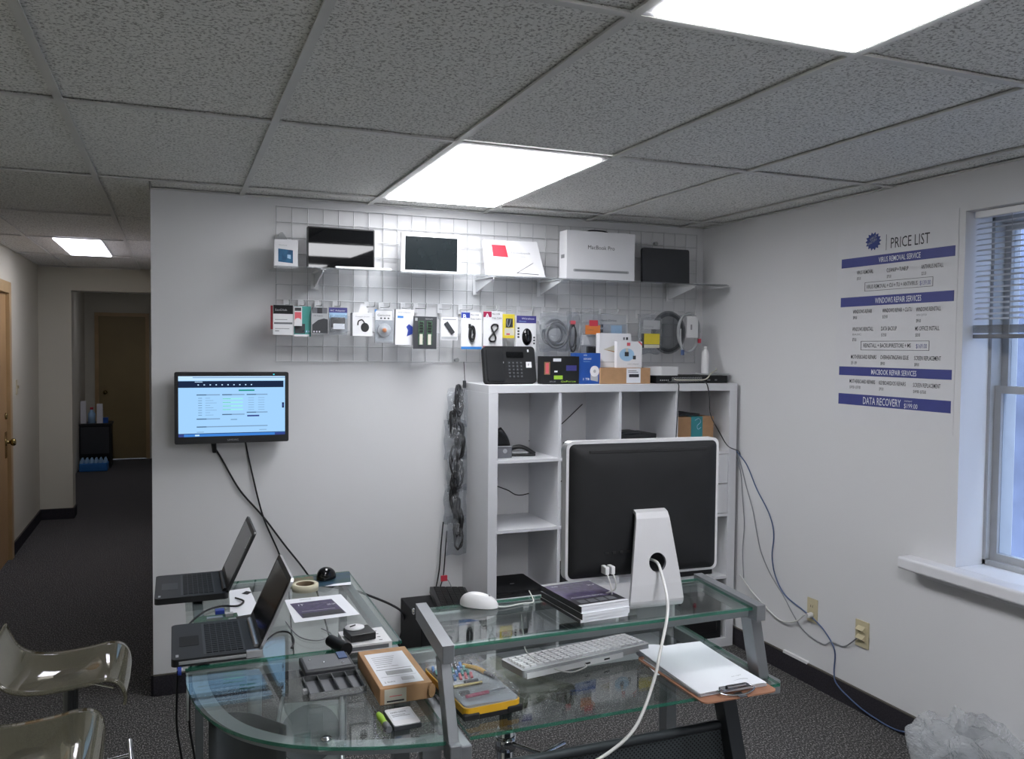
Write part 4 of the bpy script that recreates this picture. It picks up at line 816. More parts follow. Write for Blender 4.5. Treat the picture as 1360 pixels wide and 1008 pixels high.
bar(-2.31, -1.385, -1.835, -1.800, .705, .741); bar(-2.93, -2.348, -1.775, -1.745, .712, .741); bar(-2.905, -2.87, -1.745, -.88, .712, .741); bar(-2.345, -2.315, -1.80, -.88, .712, .741); bar(-2.87, -2.345, -.905, -.88, .712, .741)
inn = [(x+.0, y) for x, y in cv]
g = G(); c0 = Vector((-2.352, -1.752, 0))
ctr = [Vector((x, y, 0)) for x, y in cv]; N_ = []
for i, p in enumerate(ctr):
    d = (ctr[min(i+1, len(ctr)-1)]-ctr[max(i-1, 0)]).normalized(); n = Vector((-d.y, d.x, 0)); N_.append(n)
vs_ = []; fs_ = []
for i, (p, n) in enumerate(zip(ctr, N_)):
    for off, z in ((.018, .739), (.058, .739), (.058, .722), (.018, .722)): vs_.append(p+n*off+Vector((0, 0, z)))
for i in range(len(ctr)-1):
    for k in range(4): fs_.append((i*4+k, i*4+(k+1) % 4, (i+1)*4+(k+1) % 4, (i+1)*4+k))
g.add(vs_, fs_, 'silver_paint'); db(g, 'curved_rail')
db(G().add([(-2.935, -1.90, .66), (-2.93, -1.90, .66), (-2.93, -1.90, .74), (-2.935, -1.90, .74), (-2.935, -1.76, .66), (-2.93, -1.76, .66), (-2.93, -1.76, .74), (-2.935, -1.76, .74)], [(0, 1, 2, 3), (4, 7, 6, 5), (0, 3, 7, 4), (1, 5, 6, 2), (3, 2, 6, 7), (0, 4, 5, 1)], 'light_grey'), 'corner_bracket')
db(G().lathe([(0, 0), (.012, 0), (.012, .006), (0, .007)], 'chrome', 14, T=rotm(loc=(-2.635, -2.335, .75))), 'glass_bolt')
db(G().box(-2.655, -2.615, -2.355, -2.318, .7335, .7405, 'light_grey'), 'bolt_pad')
# raised shelf
db(G().prism([(-2.343, -2.392), (-1.463, -2.392), (-1.436, -2.085), (-2.313, -2.085)], .949, .957, 'glass', 'glass_edge'), 'raised_glass_shelf')
db(G().prism([(-2.374, -2.41), (-2.344, -2.41), (-2.314, -2.06), (-2.344, -2.06)], .922, .965, 'silver_paint'), 'shelf_rail', .003)
db(G().prism([(-1.462, -2.41), (-1.432, -2.41), (-1.403, -2.06), (-1.434, -2.06)], .922, .965, 'silver_paint'), 'shelf_rail', .003)
bar(-2.34, -1.462, -2.375, -2.355, .925, .948, 'shelf_rail'); bar(-2.318, -1.436, -2.12, -2.10, .925, .948, 'shelf_rail')
beam((-2.359, -2.437, .742), (-2.361, -2.372, .922), .026, .045, 'shelf_post'); beam((-1.408, -2.357, .742), (-1.443, -2.357, .922), .034, .05, 'shelf_post')
bar(-2.374, -2.345, -2.475, -2.42, .705, .752)
for x, y, z in ((-2.3275, -2.05, .925), (-2.308, -2.36, .88)): db(G().lathe([(0, 0), (.010, 0), (.008, .004), (0, .005)], 'chrome', 10, T=rotm(0, -PI/2, 0, (x-.018, y, z+.015))), 'bolt')
# legs
beam((-2.37, -2.30, .70), (-2.40, -2.36, 0), .05, .035, 'leg'); beam((-2.33, -1.85, .70), (-2.33, -1.83, 0), .05, .04, 'leg')
beam((-1.53, -2.36, .705), (-1.40, -2.40, 0), .045, .05, 'leg', 'dark_steel'); beam((-1.385, -1.84, .70), (-1.36, -1.82, 0), .04, .05, 'leg')
db(G().sheet(lambda u, v: (-2.885+.18*u-.004*v, -2.03-.13*u+.05*math.sin(PI*u)-.01*v, .722*(1-v)), 8, 4, 'dark_steel', .004), 'leg_panel')
db(G().tube([(-2.745, -1.71, .71), (-2.74, -1.70, .45)], [.022, .018], 'light_grey', 12).tube([(-2.74, -1.70, .45), (-2.735, -1.70, 0)], .018, 'silver_paint', 12), 'leg')
beam((-2.88, -.90, .71), (-2.88, -.90, 0), .03, .03, 'leg'); beam((-2.33, -.90, .71), (-2.33, -.90, 0), .03, .03, 'leg')
# perforated modesty panel
mt = pm('perforated', '3e4447', .5, .3)
n = mt.node_tree.nodes; L = mt.node_tree.links; b_ = n['Principled BSDF']
ge = n.new('ShaderNodeNewGeometry'); vm_ = n.new('ShaderNodeMapping'); vm_.inputs['Scale'].default_value = (110, 110, 110); vm_.inputs['Rotation'].default_value = (0, PI/4, 0); L.new(ge.outputs['Position'], vm_.inputs[0])
fr_ = n.new('ShaderNodeVectorMath'); fr_.operation = 'FRACTION'; L.new(vm_.outputs[0], fr_.inputs[0])
sb_ = n.new('ShaderNodeVectorMath'); sb_.operation = 'SUBTRACT'; sb_.inputs[1].default_value = (.5, .5, .5); L.new(fr_.outputs[0], sb_.inputs[0])
ml_ = n.new('ShaderNodeVectorMath'); ml_.operation = 'MULTIPLY'; ml_.inputs[1].default_value = (1, 0, 1); L.new(sb_.outputs[0], ml_.inputs[0])
ln_ = n.new('ShaderNodeVectorMath'); ln_.operation = 'LENGTH'; L.new(ml_.outputs[0], ln_.inputs[0])
rp_ = n.new('ShaderNodeValToRGB'); rp_.color_ramp.elements[0].position = .24; rp_.color_ramp.elements[1].position = .30
rp_.color_ramp.elements[0].color = (.005, .005, .006, 1); rp_.color_ramp.elements[1].color = lin('4a5054')+[1]; L.new(ln_.outputs['Value'], rp_.inputs[0]); L.new(rp_.outputs[0], b_.inputs['Base Color'])
db(G().box(-2.30, -1.512, -2.352, -2.346, .25, .61, 'perforated'), 'modesty_panel')
db(G().tube([(-2.30, -2.350, .618), (-1.508, -2.350, .618)], .013, 'dark_steel', 12), 'panel_top_bar')
for o in list(dk.children):
    if 'glass' in o.name and 'bolt' not in o.name: pass
# ---------------------------------------------------------------- all in one computer on the raised shelf
ic = thing('all_in_one_computer', 'silver and black all in one computer seen from behind on the raised shelf', 'computer', (-1.723, -2.235, .9575), rz=-.043)
def iv(u): return u
body_T = rotm(-.0, 0, 0, (0, 0, .074))
G().prism(rrect(-.2425, .2425, 0, .389, .02, 6), -.0, .03, 'alu_light', T=body_T @ Matrix(((1, 0, 0, 0), (0, 0, 1, 0), (0, 1, 0, 0), (0, 0, 0, 1)))).build('aluminium_frame', ic, .003)
def back(u, v):
    x = -.236+.472*u; z = .082+.375*v; e = (1-abs(2*u-1)**4)*(1-abs(2*v-1)**4); return (x, -.0005-.022*e, z)
g = G()
R0 = rrect(-.2345, .2345, .081, .455, .016, 6)
rings = []
for s_, dy in ((1, -.0006), (.985, -.006), (.94, -.014), (.85, -.020), (.6, -.024), (.3, -.025)):
    rings.append([(x*s_, dy, .268+(z-.268)*s_) for x, z in R0])
nR = len(R0); vv = [p for r in rings for p in r]+[(0, -.025, .268)]; ff = []
for i in range(len(rings)-1):
    for k in range(nR): ff.append((i*nR+k, (i+1)*nR+k, (i+1)*nR+(k+1) % nR, i*nR+(k+1) % nR))
for k in range(nR): ff.append(((len(rings)-1)*nR+k, len(rings)*nR, (len(rings)-1)*nR+(k+1) % nR))
g.add(vv, ff, 'matte_black', True); bs_ = g.build('back_shell', ic)
G().box(-.18, .19, -.0205, -.008, .431, .438, 'black_ink').build('vent_slot', bs_)
G().box(-.238, .238, .031, .036, .14, .458, 'gloss_black').build('screen', ic)
g = G()
for k in range(5): g.box(-.045-k*.022, -.035-k*.022, -.0275, -.018, .150, .156, 'black_ink')
g.build('port_row', bs_); G().lathe([(0, 0), (.006, 0), (.006, .002), (0, .003)], 'dark_grey', 12, T=rotm(PI/2, 0, 0, (.2, -.009, .128))).build('power_button', bs_)
# stand with its cable hole
def stand():
    g = G(); m = 'alu_light'; th = .010
    zb, zt = .030, .262; yb, yt = -.075, -.040
    def fp(x, z, off): # point on the tilted plate
        k = (z-zb)/(zt-zb); return (x, yb+(yt-yb)*k+off, z)
    hwid = lambda z: .083+(.050-.083)*(z-zb)/(zt-zb)
    hc = (0.006, .128); hr = .0265; n = 32
    circ = [(hc[0]+hr*math.cos(2*PI*k/n), hc[1]+hr*math.sin(2*PI*k/n)) for k in range(n)]
    z0_, z1_ = .07, .19
    out = []
    for k in range(n):
        a = 2*PI*k/n; dx, dz = math.cos(a), math.sin(a); best = 9
        if dz > 0: best = min(best, (z1_-hc[1])/dz)
        if dz < 0: best = min(best, (z0_-hc[1])/dz)
        # side edges (slanted)
        s0 = (.050-.083)/(zt-zb)
        for sg in (1, -1):
            den = sg*dx-s0*dz
            if den > 1e-6:
                tt = (.083+s0*(hc[1]-zb)-sg*hc[0])/den
                if tt > 0: best = min(best, tt)
        out.append((hc[0]+dx*best, hc[1]+dz*best))
    # snap nearest outline points to the corners
    for cx_, cz_ in ((hwid(z1_), z1_), (-hwid(z1_), z1_), (hwid(z0_), z0_), (-hwid(z0_), z0_)):
        k = min(range(n), key=lambda i: (out[i][0]-cx_)**2+(out[i][1]-cz_)**2); out[k] = (cx_, cz_)
    for off, fl in ((-th, 0), (0, 1)):
        v = [fp(x, z, off) for x, z in circ]+[fp(x, z, off) for x, z in out]
        f = [(k, (k+1) % n, n+(k+1) % n, n+k) for k in range(n)]
        if not fl: f = [q[::-1] for q in f]
        g.add(v, f, m)
    v = [fp(x, z, -th) for x, z in circ]+[fp(x, z, 0) for x, z in circ]; g.add(v, [(k, n+k, n+(k+1) % n, (k+1) % n) for k in range(n)], 'mid_grey')
    def strip(P, m=m):
        v = []
        for (x, y, z, ny, nz) in P: v += [(-x, y, z), (x, y, z), (x, y-ny*th, z-nz*th), (-x, y-ny*th, z-nz*th)]
        f = []
        for i in range(len(P)-1):
            for k in range(4): f.append((i*4+k, i*4+(k+1) % 4, i*4+4+(k+1) % 4, i*4+4+k))
        g.add(v, f, m, False); return g
    pt = lambda z, off=-th: fp(0, z, off)[1]
    strip([(hwid(z1_), pt(z1_), z1_, -1, 0), (hwid(.225), pt(.225), .225, -1, 0), (.052, pt(.245)+.001, .248, -.9, .3), (.050, -.044, .264, -.6, .8), (.049, -.030, .270, 0, 1), (.048, -.015, .270, 0, 1)])
    s_ = []
    v = [( -hwid(z0_), pt(z0_), z0_), (hwid(z0_), pt(z0_), z0_), (hwid(z1_), pt(z1_), z1_), (-hwid(z1_), pt(z1_), z1_)]; w_ = [(x, y+th, z) for x, y, z in v]
    g.add(v+w_, [(0, 3, 7, 4), (1, 5, 6, 2)], m)
    P = [(hwid(z0_), pt(z0_), z0_, -1, 0)]
    for k in range(7):
        a = k/6*PI/2; rr = .024; P.append((.083, -.082-.001+rr*(1-math.cos(a)), .026-rr*math.sin(a)+.0*k, -math.cos(a), -math.sin(a)))
    P += [(.085, -.02, .002, 0, -1), (.085, .13, .002, 0, -1), (.078, .145, .003, 0, -1)]
    P[1:] = [(a, b, max(.0008, c), d, e) for a, b, c, d, e in P[1:]]
    strip(P); return g
stand().build('stand', ic)
t = thing('usb_cables', 'two white usb plugs in the back of the computer, leads drooping behind the booklets', 'cable', (-1.857, -2.262, 1.07))
for dx in (-.009, .009):
    G().box(dx-.006, dx+.006, -.024, .004, -.012, .010, 'white_plastic').build('plug', t, .002)
G().tube(spl([(-.009, -.02, -.008), (-.004, -.028, -.03), (.004, -.025, -.06), (.010, -.01, -.075), (.02, .02, -.09)], 5), .0022, 'cable_white', 6).tube(spl([(.009, -.02, -.008), (.014, -.028, -.03), (.016, -.02, -.055), (.0, .0, -.07), (.01, .03, -.09)], 5), .0022, 'cable_white', 6).build('lead', t)
cable('power_cable', 'thick white power cord from the computer stand over the desk front', [(-1.715, -2.235, 1.08), (-1.72, -2.30, 1.085), (-1.725, -2.335, 1.06), (-1.745, -2.40, .99), (-1.80, -2.455, .90), (-1.835, -2.475, .82), (-1.90, -2.50, .73), (-1.985, -2.50, .675), (-2.09, -2.49, .64), (-2.20, -2.46, .61), (-2.28, -2.42, .45), (-2.30, -2.3, .2), (-2.3, -2.2, .01)], .0043, 'cable_white', n=8)
# booklets
GP = 'white edged booklets stacked below the topmost one'
for k in range(5):
    top = k == 4
    t = thing('booklet', ['lowest white edged booklet in the stack by the computer', 'white edged booklet second from the bottom of the stack', 'white edged booklet in the middle of the stack', 'white edged booklet right under the purple topmost one', 'dark purple covered booklet on top of the stack by the computer'][k], 'booklet', (-1.912+.003*(k % 2), -2.232-.002*(k % 3), .9575+k*.0088), rz=.075+.012*((k*7) % 3-1), group='stacked booklets on the raised shelf')
    G().box(-.074, .074, -.112, .112, 0, .0082, 'paper').build('pages', t); G().box(-.0755, -.074, -.113, .112, 0, .0085, 'dark_ink').box(-.0755, .0745, -.113, .112, .0082, .0086, 'purple_ink' if top else 'paper').build('cover', t)
    if top:
        g = G().box(-.0755, .0745, -.113, -.098, .0086, .0089, 'paper').box(-.0755, .0745, -.098, -.05, .0086, .0089, 'dark_ink').box(-.0755, .0745, .094, .112, .0086, .0089, 'light_grey')
        g.text('ITFIXED', (-.06, .072, .0091), RX, (0, 1, 0), .010, 'paper', width=.02).text('computer repair and service', (-.028, .075, .0091), RX, (0, 1, 0), .006, 'grey_ink', width=.07).text('data recovery', (-.028, .055, .0091), RX, (0, 1, 0), .005, 'grey_ink', width=.05).text('50% off', (.045, .05, .0091), RX, (0, 1, 0), .009, 'paper', width=.022).text('PROFESSIONAL SERVICES', (-.06, -.04, .0091), RX, (0, 1, 0), .007, 'paper', width=.10)
        for q in range(4): g.box(-.06+q*.03, -.036+q*.03, -.088, -.06, .0089, .0091, 'mid_grey')
        g.build('cover_print', t)
# white mouse
def mouse(name, label, loc, rz, L0, W0, H0, m, m2):
    t = thing(name, label, 'mouse', loc, rz=rz)
    def f(u, v):
        a = 2*PI*u; r = math.sin(PI/2*min(1, v*1.02)); x = L0/2*math.cos(a)*r; y = W0/2*math.sin(a)*r*(1-.08*math.cos(a)); z = .002+H0*(math.cos(PI/2*v)**.8)*(1-.12*math.cos(a)*r)
        return (x, y, z)
    G().sheet(f, 28, 10, m).build('shell', t); G().lathe([(0, .0005), (W0*.42, .0005), (W0*.42, .004), (0, .004)], m2, 18).build('foot_pad', t); return t
t = mouse('mouse', 'white oval mouse on the left of the raised glass shelf', (-2.178, -2.118, .957), -.75, .113, .062, .036, 'white_plastic', 'light_grey')
G().lathe([(0, 0), (.004, 0), (.003, .003), (0, .004)], 'light_grey', 10, T=rotm(loc=(.032, 0, .033))).build('scroll_ball', t)
G().tube(spl([(.055, 0, .006), (.075, .01, .004), (.105, .055, .004), (.13, .08, .004), (.115, .12, .004), (.09, .16, .01)], 5), .0018, 'cable_white', 6).build('cord', t)
# ---------------------------------------------------------------- on the main glass top
keyboard('keyboard', 'white keyboard on a clear base under the raised shelf', (-1.86, -2.095, .762), (-.05, 0, .157), .45, .125, 'white_plastic', 'light_grey', 6, 19, .020)
k_ = [o for o in bpy.data.objects if o.name.startswith('keyboard') and 'white keyboard' in o.get('label', '')][0]
G().box(-.215, .12, -.066, -.060, -.003, .012, 'white_plastic').box(-.02, .0, -.0665, -.066, .001, .006, 'black_ink').box(.05, .07, -.0665, -.066, .001, .006, 'black_ink').build('port_strip', k_)
G().tube(spl([(-.02, -.064, .004), (-.03, -.085, .002), (-.09, -.09, .0), (-.14, -.05, .016), (-.18, -.01, .05), (-.185, .0, .10), (-.18, .02, .15)], 6), .002, 'cable_white', 6).build('cord', k_)
# tool kit
t = thing('screwdriver_kit', 'yellow screwdriver kit with clear lid on the main glass top', 'tool kit', (-2.232, -2.205, .7505), rz=.07)
KW, KD = .078, .150
g = G(); g.prism(rrect(-KW, KW, -KD, KD, .016, 4), 0, .012, 'black_plastic').prism(rrect(-KW, KW, -KD, KD, .016, 4), .012, .030, 'tool_yellow'); g.build('tray', t, .003)
for sx in (-1, 1): G().box(sx*(KW-.018)-.022, sx*(KW-.018)+.022, -KD-.003, -KD+.01, .0, .018, 'black_plastic').build('corner_grip', t, .004)
G().prism(rrect(-KW+.004, KW-.004, -KD+.004, KD-.004, .015, 4), .030, .034, 'light_grey').build('inner_tray', t)
G().prism(rrect(-KW, KW, -KD, KD, .016, 4), .034, .052, 'blister').build('clear_lid', t)
g = G(); cl_ = ['teal', 'teal', 'teal', 'pink_red']
for i in range(6):
    for j in range(4):
        g.tube([(-.068+i*.016, .095-j*.026, .036), (-.064+i*.016, .115-j*.026, .042)], .0042, cl_[j] if (i+j) % 5 else 'blue', 6)
g.build('driver_bits', t, stuff=True)
G().tube(spl([(.02, .10, .039), (.045, .07, .039), (.055, .03, .039)], 4), .0065, 'tool_yellow', 8).tube([(.055, .03, .039), (.065, -.01, .039)], .005, 'dark_steel', 8).box(.0, .05, .105, .13, .035, .040, 'dark_grey').build('pliers', t)
G().tube([(-.06, -.03, .039), (.02, -.03, .039)], .005, 'brass', 8).box(-.06, -.03, -.02, -.008, .035, .041, 'alu').box(-.02, .02, -.008, .0, .035, .040, 'dark_steel').build('driver', t)
G().tube([(-.055, -.10, .040), (.01, -.095, .040)], .005, 'crimson', 8).tube([(.01, -.095, .040), (.06, -.09, .040)], .0025, 'chrome', 6).box(-.06, -.035, -.08, -.065, .035, .042, 'black_plastic').build('test_screwdriver', t)
# clipboard
t = thing('clipboard', 'brown clipboard with a thick stack of white sheets, clip overhanging the desk edge', 'clipboard', (-1.566, -2.30, .7505), rz=.0)
G().bevbox(-.118, .122, -.185, .165, 0, .004, 'masonite', .02, 4).build('board', t)
g = G(); r3 = random.Random(2)
for k in range(9): 
    dx, dy, a = r3.uniform(-.004, .004), r3.uniform(-.005, .003), r3.uniform(-.02, .02)
    g.box(-.108+dx, .108+dx, -.150+dy, .135+dy+.0, .0042+k*.0014, .0042+k*.0014+.0010, 'paper', T=rotm(0, 0, a))
g.build('paper_stack', t)
G().sheet(lambda u, v: (-.112+.215*u, -.158+.315*v, .0178+.010*v*v+.002*math.sin(3*u)), 8, 8, 'paper').build('top_sheet', t)
G().text('notes on the repair', (-.0, -.10, .0200), (1, .1, 0), (-.1, 1, .0), .006, 'grey_ink', width=.07).tube(spl([(-.01, -.125, .0195), (.02, -.12, .0195), (.05, -.115, .0198), (.07, -.12, .0195)], 4), .0004, 'mid_grey', 4).build('handwriting', t)
G().box(-.045, .045, -.165, -.145, .0178, .022, 'chrome').tube(spl([(-.045, -.15, .02), (-.055, -.168, .014), (-.02, -.182, .010), (.02, -.182, .010), (.055, -.168, .014), (.045, -.15, .02)], 4), .0028, 'chrome', 6).tube([(-.03, -.16, .024), (.03, -.16, .024)], .006, 'chrome', 8).box(-.012, .012, -.195, -.165, .006, .009, 'chrome').build('clip', t)
t = tag(G().sheet(lambda u, v: (-1.72+.11*u+.04*v, -2.33+.22*v-.02*u, .7515+.006*math.sin(PI*u)*v), 4, 4, 'paper').build('loose_sheet'), 'white loose sheet sticking out left under the clipboard', 'paper')
t.location = (.025, .06, 0)
# ---------------------------------------------------------------- on the corner and left glass
DZ_ = .7505
t = thing('cardboard_box', 'flat brown mailing box with a big white shipping label', 'box', (-2.405, -2.055, DZ_), rz=.0)
G().box(-.07, .07, -.14, .145, 0, .044, 'cardboard').build('carton', t, .002)
g = G().box(-.058, .052, -.125, .11, .0442, .0446, 'paper').box(-.058, -.0, -.1408, -.14, .002, .040, 'paper_cream')
for k in range(16): g.box(-.03+k*.0045, -.0275+k*.0045, -.058, -.03, .0446, .0448, 'dark_ink')
g.text('PRIORITY MAIL', (-.045, .0, .0448), RX, (0, 1, 0), .007, 'dark_ink', width=.06).text('2 DAY', (-.05, -.11, .0448), RX, (0, 1, 0), .010, 'dark_ink', width=.03).box(-.052, .045, -.018, -.016, .0446, .0448, 'dark_ink').box(-.05, .045, -.07, -.069, .0446, .0448, 'mid_grey')
for k in range(5): g.box(-.045, .0+.005*k, .02+k*.014, .022+k*.014, .0446, .0448, 'grey_ink')
for k in range(7): g.box(.0+k*.005, .002+k*.005, -.105, -.08, .0446, .0448, 'mid_grey')
g.box(-.052, -.006, -.1412, -.1408, .006, .010, 'dark_ink').box(-.045, -.012, -.1412, -.1408, .02, .022, 'pink_red'); g.build('shipping_label', t)
G().prism([(.012*math.cos(a*PI/8), .018*math.sin(a*PI/8)) for a in range(16)], -.002, .002, 'cardboard', T=rotm(PI/2, 0, .5, (.068, -.143, .022))).build('flap', t)
t = thing('drive_enclosure', 'dark open drive case beside the mailing box', 'drive case', (-2.56, -1.89, DZ_), rz=.02)
G().box(-.07, .07, -.062, .058, 0, .020, 'dark_grey').build('case', t, .003); G().box(-.062, .062, -.05, .052, .020, .022, 'mid_grey').box(.035, .06, .0, .05, .022, .026, 'cable_blue').build('circuit_plate', t, .001)
g = G()
for x, y in ((-.045, .02), (-.01, -.01), (.04, -.03)): g.lathe([(0, .022), (.004, .022), (.003, .024), (0, .0245)], 'chrome', 8, T=rotm(loc=(x, y, 0)))
g.build('screw', t)
t = thing('parts_tray', 'clear grey plastic tray with compartments in front of the drive case', 'tray', (-2.565, -2.035, DZ_), rz=.02)
g = G().box(-.075, .075, -.065, .062, 0, .003, 'mid_grey')
for a, b, c, d in ((-.075, -.072, -.065, .062), (.072, .075, -.065, .062), (-.075, .075, -.065, -.062), (-.075, .075, .059, .062), (-.036, -.034, -.06, .06), (.003, .005, -.06, .06), (.04, .042, -.06, .06)): g.box(a, b, c, d, .003, .018, 'dark_clear')
g.box(-.085, -.075, -.03, -.012, .004, .014, 'light_grey'); g.build('tray', t)
t = thing('hard_drive', 'small silver hard drive at the front of the corner glass', 'hard drive', (-2.443, -2.30, DZ_), rz=.03)
G().box(-.035, .035, -.05, .05, 0, .011, 'dark_steel').build('casing', t, .001); G().bevbox(-.033, .033, -.048, .048, .011, .013, 'alu_light', .006, 3).box(-.028, .028, -.02, .035, .013, .0133, 'paper').text('HARD DRIVE', (-.024, .02, .0135), RX, (0, 1, 0), .008, 'dark_ink', width=.04).box(-.024, .02, .0, .002, .0133, .0135, 'mid_grey').box(-.024, .01, .008, .010, .0133, .0135, 'mid_grey').build('top_plate', t)
t = thing('screwdriver', 'short lime green screwdriver left of the silver hard drive', 'screwdriver', (-2.492, -2.30, DZ_+.009), rz=.05)
G().tube([(0, .04, 0), (0, .02, 0), (0, -.01, 0), (0, -.025, 0)], [.006, .009, .007, .009], 'lime', 10).tube([(0, -.025, 0), (0, -.055, 0)], [.009, .008], 'mid_grey', 10).build('handle', t); G().tube([(0, .04, 0), (0, .085, 0)], .002, 'chrome', 6).build('blade', t)
t = thing('router', 'flat white box with vents behind the mailing box', 'router', (-2.415, -1.725, DZ_), rz=.0)
G().box(-.07, .07, -.07, .07, 0, .022, 'white_plastic').box(-.06, .06, -.0705, -.07, .004, .016, 'mid_grey').build('body', t, .003)
g = G()
for k in range(4): g.box(.035, .045, -.05+k*.028, -.046+k*.028, .0222, .0226, 'dark_grey')
g.build('vents', t)
t = thing('card_reader', 'square black gadget with a white disc on the flat white box', 'gadget', (-2.435, -1.725, DZ_+.0235), rz=.12)
G().box(-.038, .042, -.045, .035, 0, .022, 'black_plastic').build('body', t, .002); G().lathe([(0, 0), (.030, 0), (.030, .003), (0, .003)], 'white_card', 18, T=rotm(loc=(-.005, .02, .0225))).tube([(-.02, .02, .028), (.0, .03, .028)], .002, 'black_ink', 5).build('disc', t)
tag(G().tube([(-.02, .045, .018), (.012, -.05, .018)], [.018, .020], 'black_plastic', 14).build('webcam', loc=(-2.50, -1.765, DZ_+.002)), 'short black tube lying at the left of the flat white box', 'webcam')
# flyer, tape, photo mat, black mouse
t = thing('flyer', 'purple flyer printed on a white sheet on the left glass', 'paper', (-2.49, -1.315, DZ_), rz=.03)
G().add([(-.108, -.135, .0006), (.115, -.128, .0006), (.105, .132, .0006), (-.100, .135, .0008)], [(0, 1, 2, 3)], 'paper').build('sheet', t)
g = G().add([(-.075, -.10, .0012), (.075, -.095, .0012), (.060, .085, .0012), (-.09, .08, .0012)], [(0, 1, 2, 3)], 'purple_ink').add([(-.07, -.10, .0016), (.07, -.095, .0016), (.067, -.045, .0016), (-.072, -.05, .0016)], [(0, 1, 2, 3)], 'dark_ink')
g.text('IT', (-.065, .04, .0018), RX, (0, 1, 0), .02, 'paper', width=.02).text('computer repair', (-.03, .045, .0018), RX, (0, 1, 0), .010, 'grey_ink', width=.07).text('50% OFF', (.032, .015, .0018), RX, (0, 1, 0), .016, 'paper', width=.03).box(-.065, .05, -.03, -.026, .0016, .0018, 'light_grey').text('SERVICE', (-.05, .108, .0012), RX, (0, 1, 0), .012, 'mid_grey', width=.04); g.build('print', t)
t = thing('tape_roll', 'roll of cream masking tape above the flyer', 'tape', (-2.505, -1.075, DZ_))
G().lathe([(.034, 0), (.049, 0), (.049, .024), (.034, .024), (.034, 0)], 'tape_cream', 32).build('tape', t); G().lathe([(.0315, .001), (.034, .001), (.034, .0242), (.0315, .0242), (.0315, .001)], 'tape_core', 32).build('core', t)
t = thing('photo_card', 'glossy dark green photo card under the black mouse', 'photo', (-2.43, -.975, DZ_))
G().add([(-.125, -.065, .001), (.100, -.095, .001), (.132, .095, .001), (-.118, .07, .001)], [(0, 1, 2, 3)], 'mat_photo').add([(-.125, -.065, .0014), (-.03, -.077, .0014), (-.02, .083, .0014), (-.118, .07, .0014)], [(0, 1, 2, 3)], 'mat_photo_red').add([(.0, -.083, .0014), (.100, -.095, .0014), (.108, -.055, .0014), (.04, -.062, .0014)], [(0, 1, 2, 3)], 'paper').build('card', t)
t = mouse('mouse', 'round black mouse on the photo card by the wall', (-2.405, -.955, DZ_+.0015), .5, .085, .062, .046, 'gloss_black', 'black_plastic')
G().box(-.02, .01, -.005, .005, .036, .046, 'dark_grey').build('button', t, .002)
# laptops
def laptop(label, loc, rz, w, d, tx, tz, scr, trim, sl=.228):
    t = thing('laptop', label, 'laptop', loc, rz=rz)
    G().prism(rrect(-d/2, d/2, -w/2, w/2, .016, 4), .004, .026, 'laptop_body', 'black_plastic').build('base', t, .003)
    g = G(); cols, rws = 15, 6; kx, ky = .105/rws, (w-.05)/cols
    for i in range(rws):
        for j in range(cols):
            a = -d/2+.095+i*kx; b = -w/2+.025+j*ky
            g.box(a+.001, a+kx-.0012, b+.001, b+ky-.0012, .026, .0285, 'key_black')
    g.build('keycaps', t, stuff=True)
    G().box(-d/2+.088, -d/2+.205, -w/2+.018, w/2-.018, .0262, .0266, 'dark_grey').build('keyboard_well', t)
    G().bevbox(-d/2+.022, -d/2+.078, -.055, .035, .0262, .0268, 'dark_grey' if trim == 'a' else 'matte_black', .006, 3).build('touchpad', t)
    G().box(-d/2+.012, -d/2+.02, -w/2+.02, -w/2+.04, .0262, .0267, 'light_grey').build('badge', t)
    G().tube([(d/2-.012, -w/2+.03, .026), (d/2-.012, w/2-.03, .026)], .010, 'black_plastic' if trim == 'a' else 'alu', 12).build('hinge', t)
    if trim == 'b': G().box(-d/2+.02, d/2-.0, -w/2-.0015, -w/2+.002, .010, .020, 'alu').box(d/2-.045, d/2+.002, -w/2-.003, -w/2+.012, .006, .028, 'alu').build('side_trim', t, .002)
    L0 = math.hypot(tx, tz); ang = math.atan2(tx, tz)
    T = rotm(0, ang, 0, (d/2-.010, 0, .026)) # local z along the screen
    g = G(); R = rrect(-w/2, w/2, 0, L0, .014, 4)
    Tm = T @ Matrix(((0, 0, 1, 0), (1, 0, 0, 0), (0, 1, 0, 0), (0, 0, 0, 1)))
    g.prism(R, -.0, .009, 'black_plastic', 'alu' if trim == 'b' else 'black_plastic', T=Tm); lid_ = g.build('lid', t, .002)
    G().prism(rrect(-w/2+.018, w/2-.018, .026, L0-.016, .003, 2), -.0012, -.0002, scr, T=Tm).build('screen', lid_)
    if trim == 'a': G().box(-w/2+.02, -w/2+.035, L0-.07, L0-.03, -.0018, -.0012, 'white_card', T=Tm).build('stickers', lid_)
    return t
laptop('open black laptop at the far left, grey screen, overhanging the desk', (-2.907, -.945, .7505), 0, .325, .25, .100, .215, 'laptop_screen', 'a')
laptop('open black laptop with silver edge nearest the front left', (-2.850, -1.585, .7505), 0, .325, .25, .095, .205, 'screen_dark', 'b')
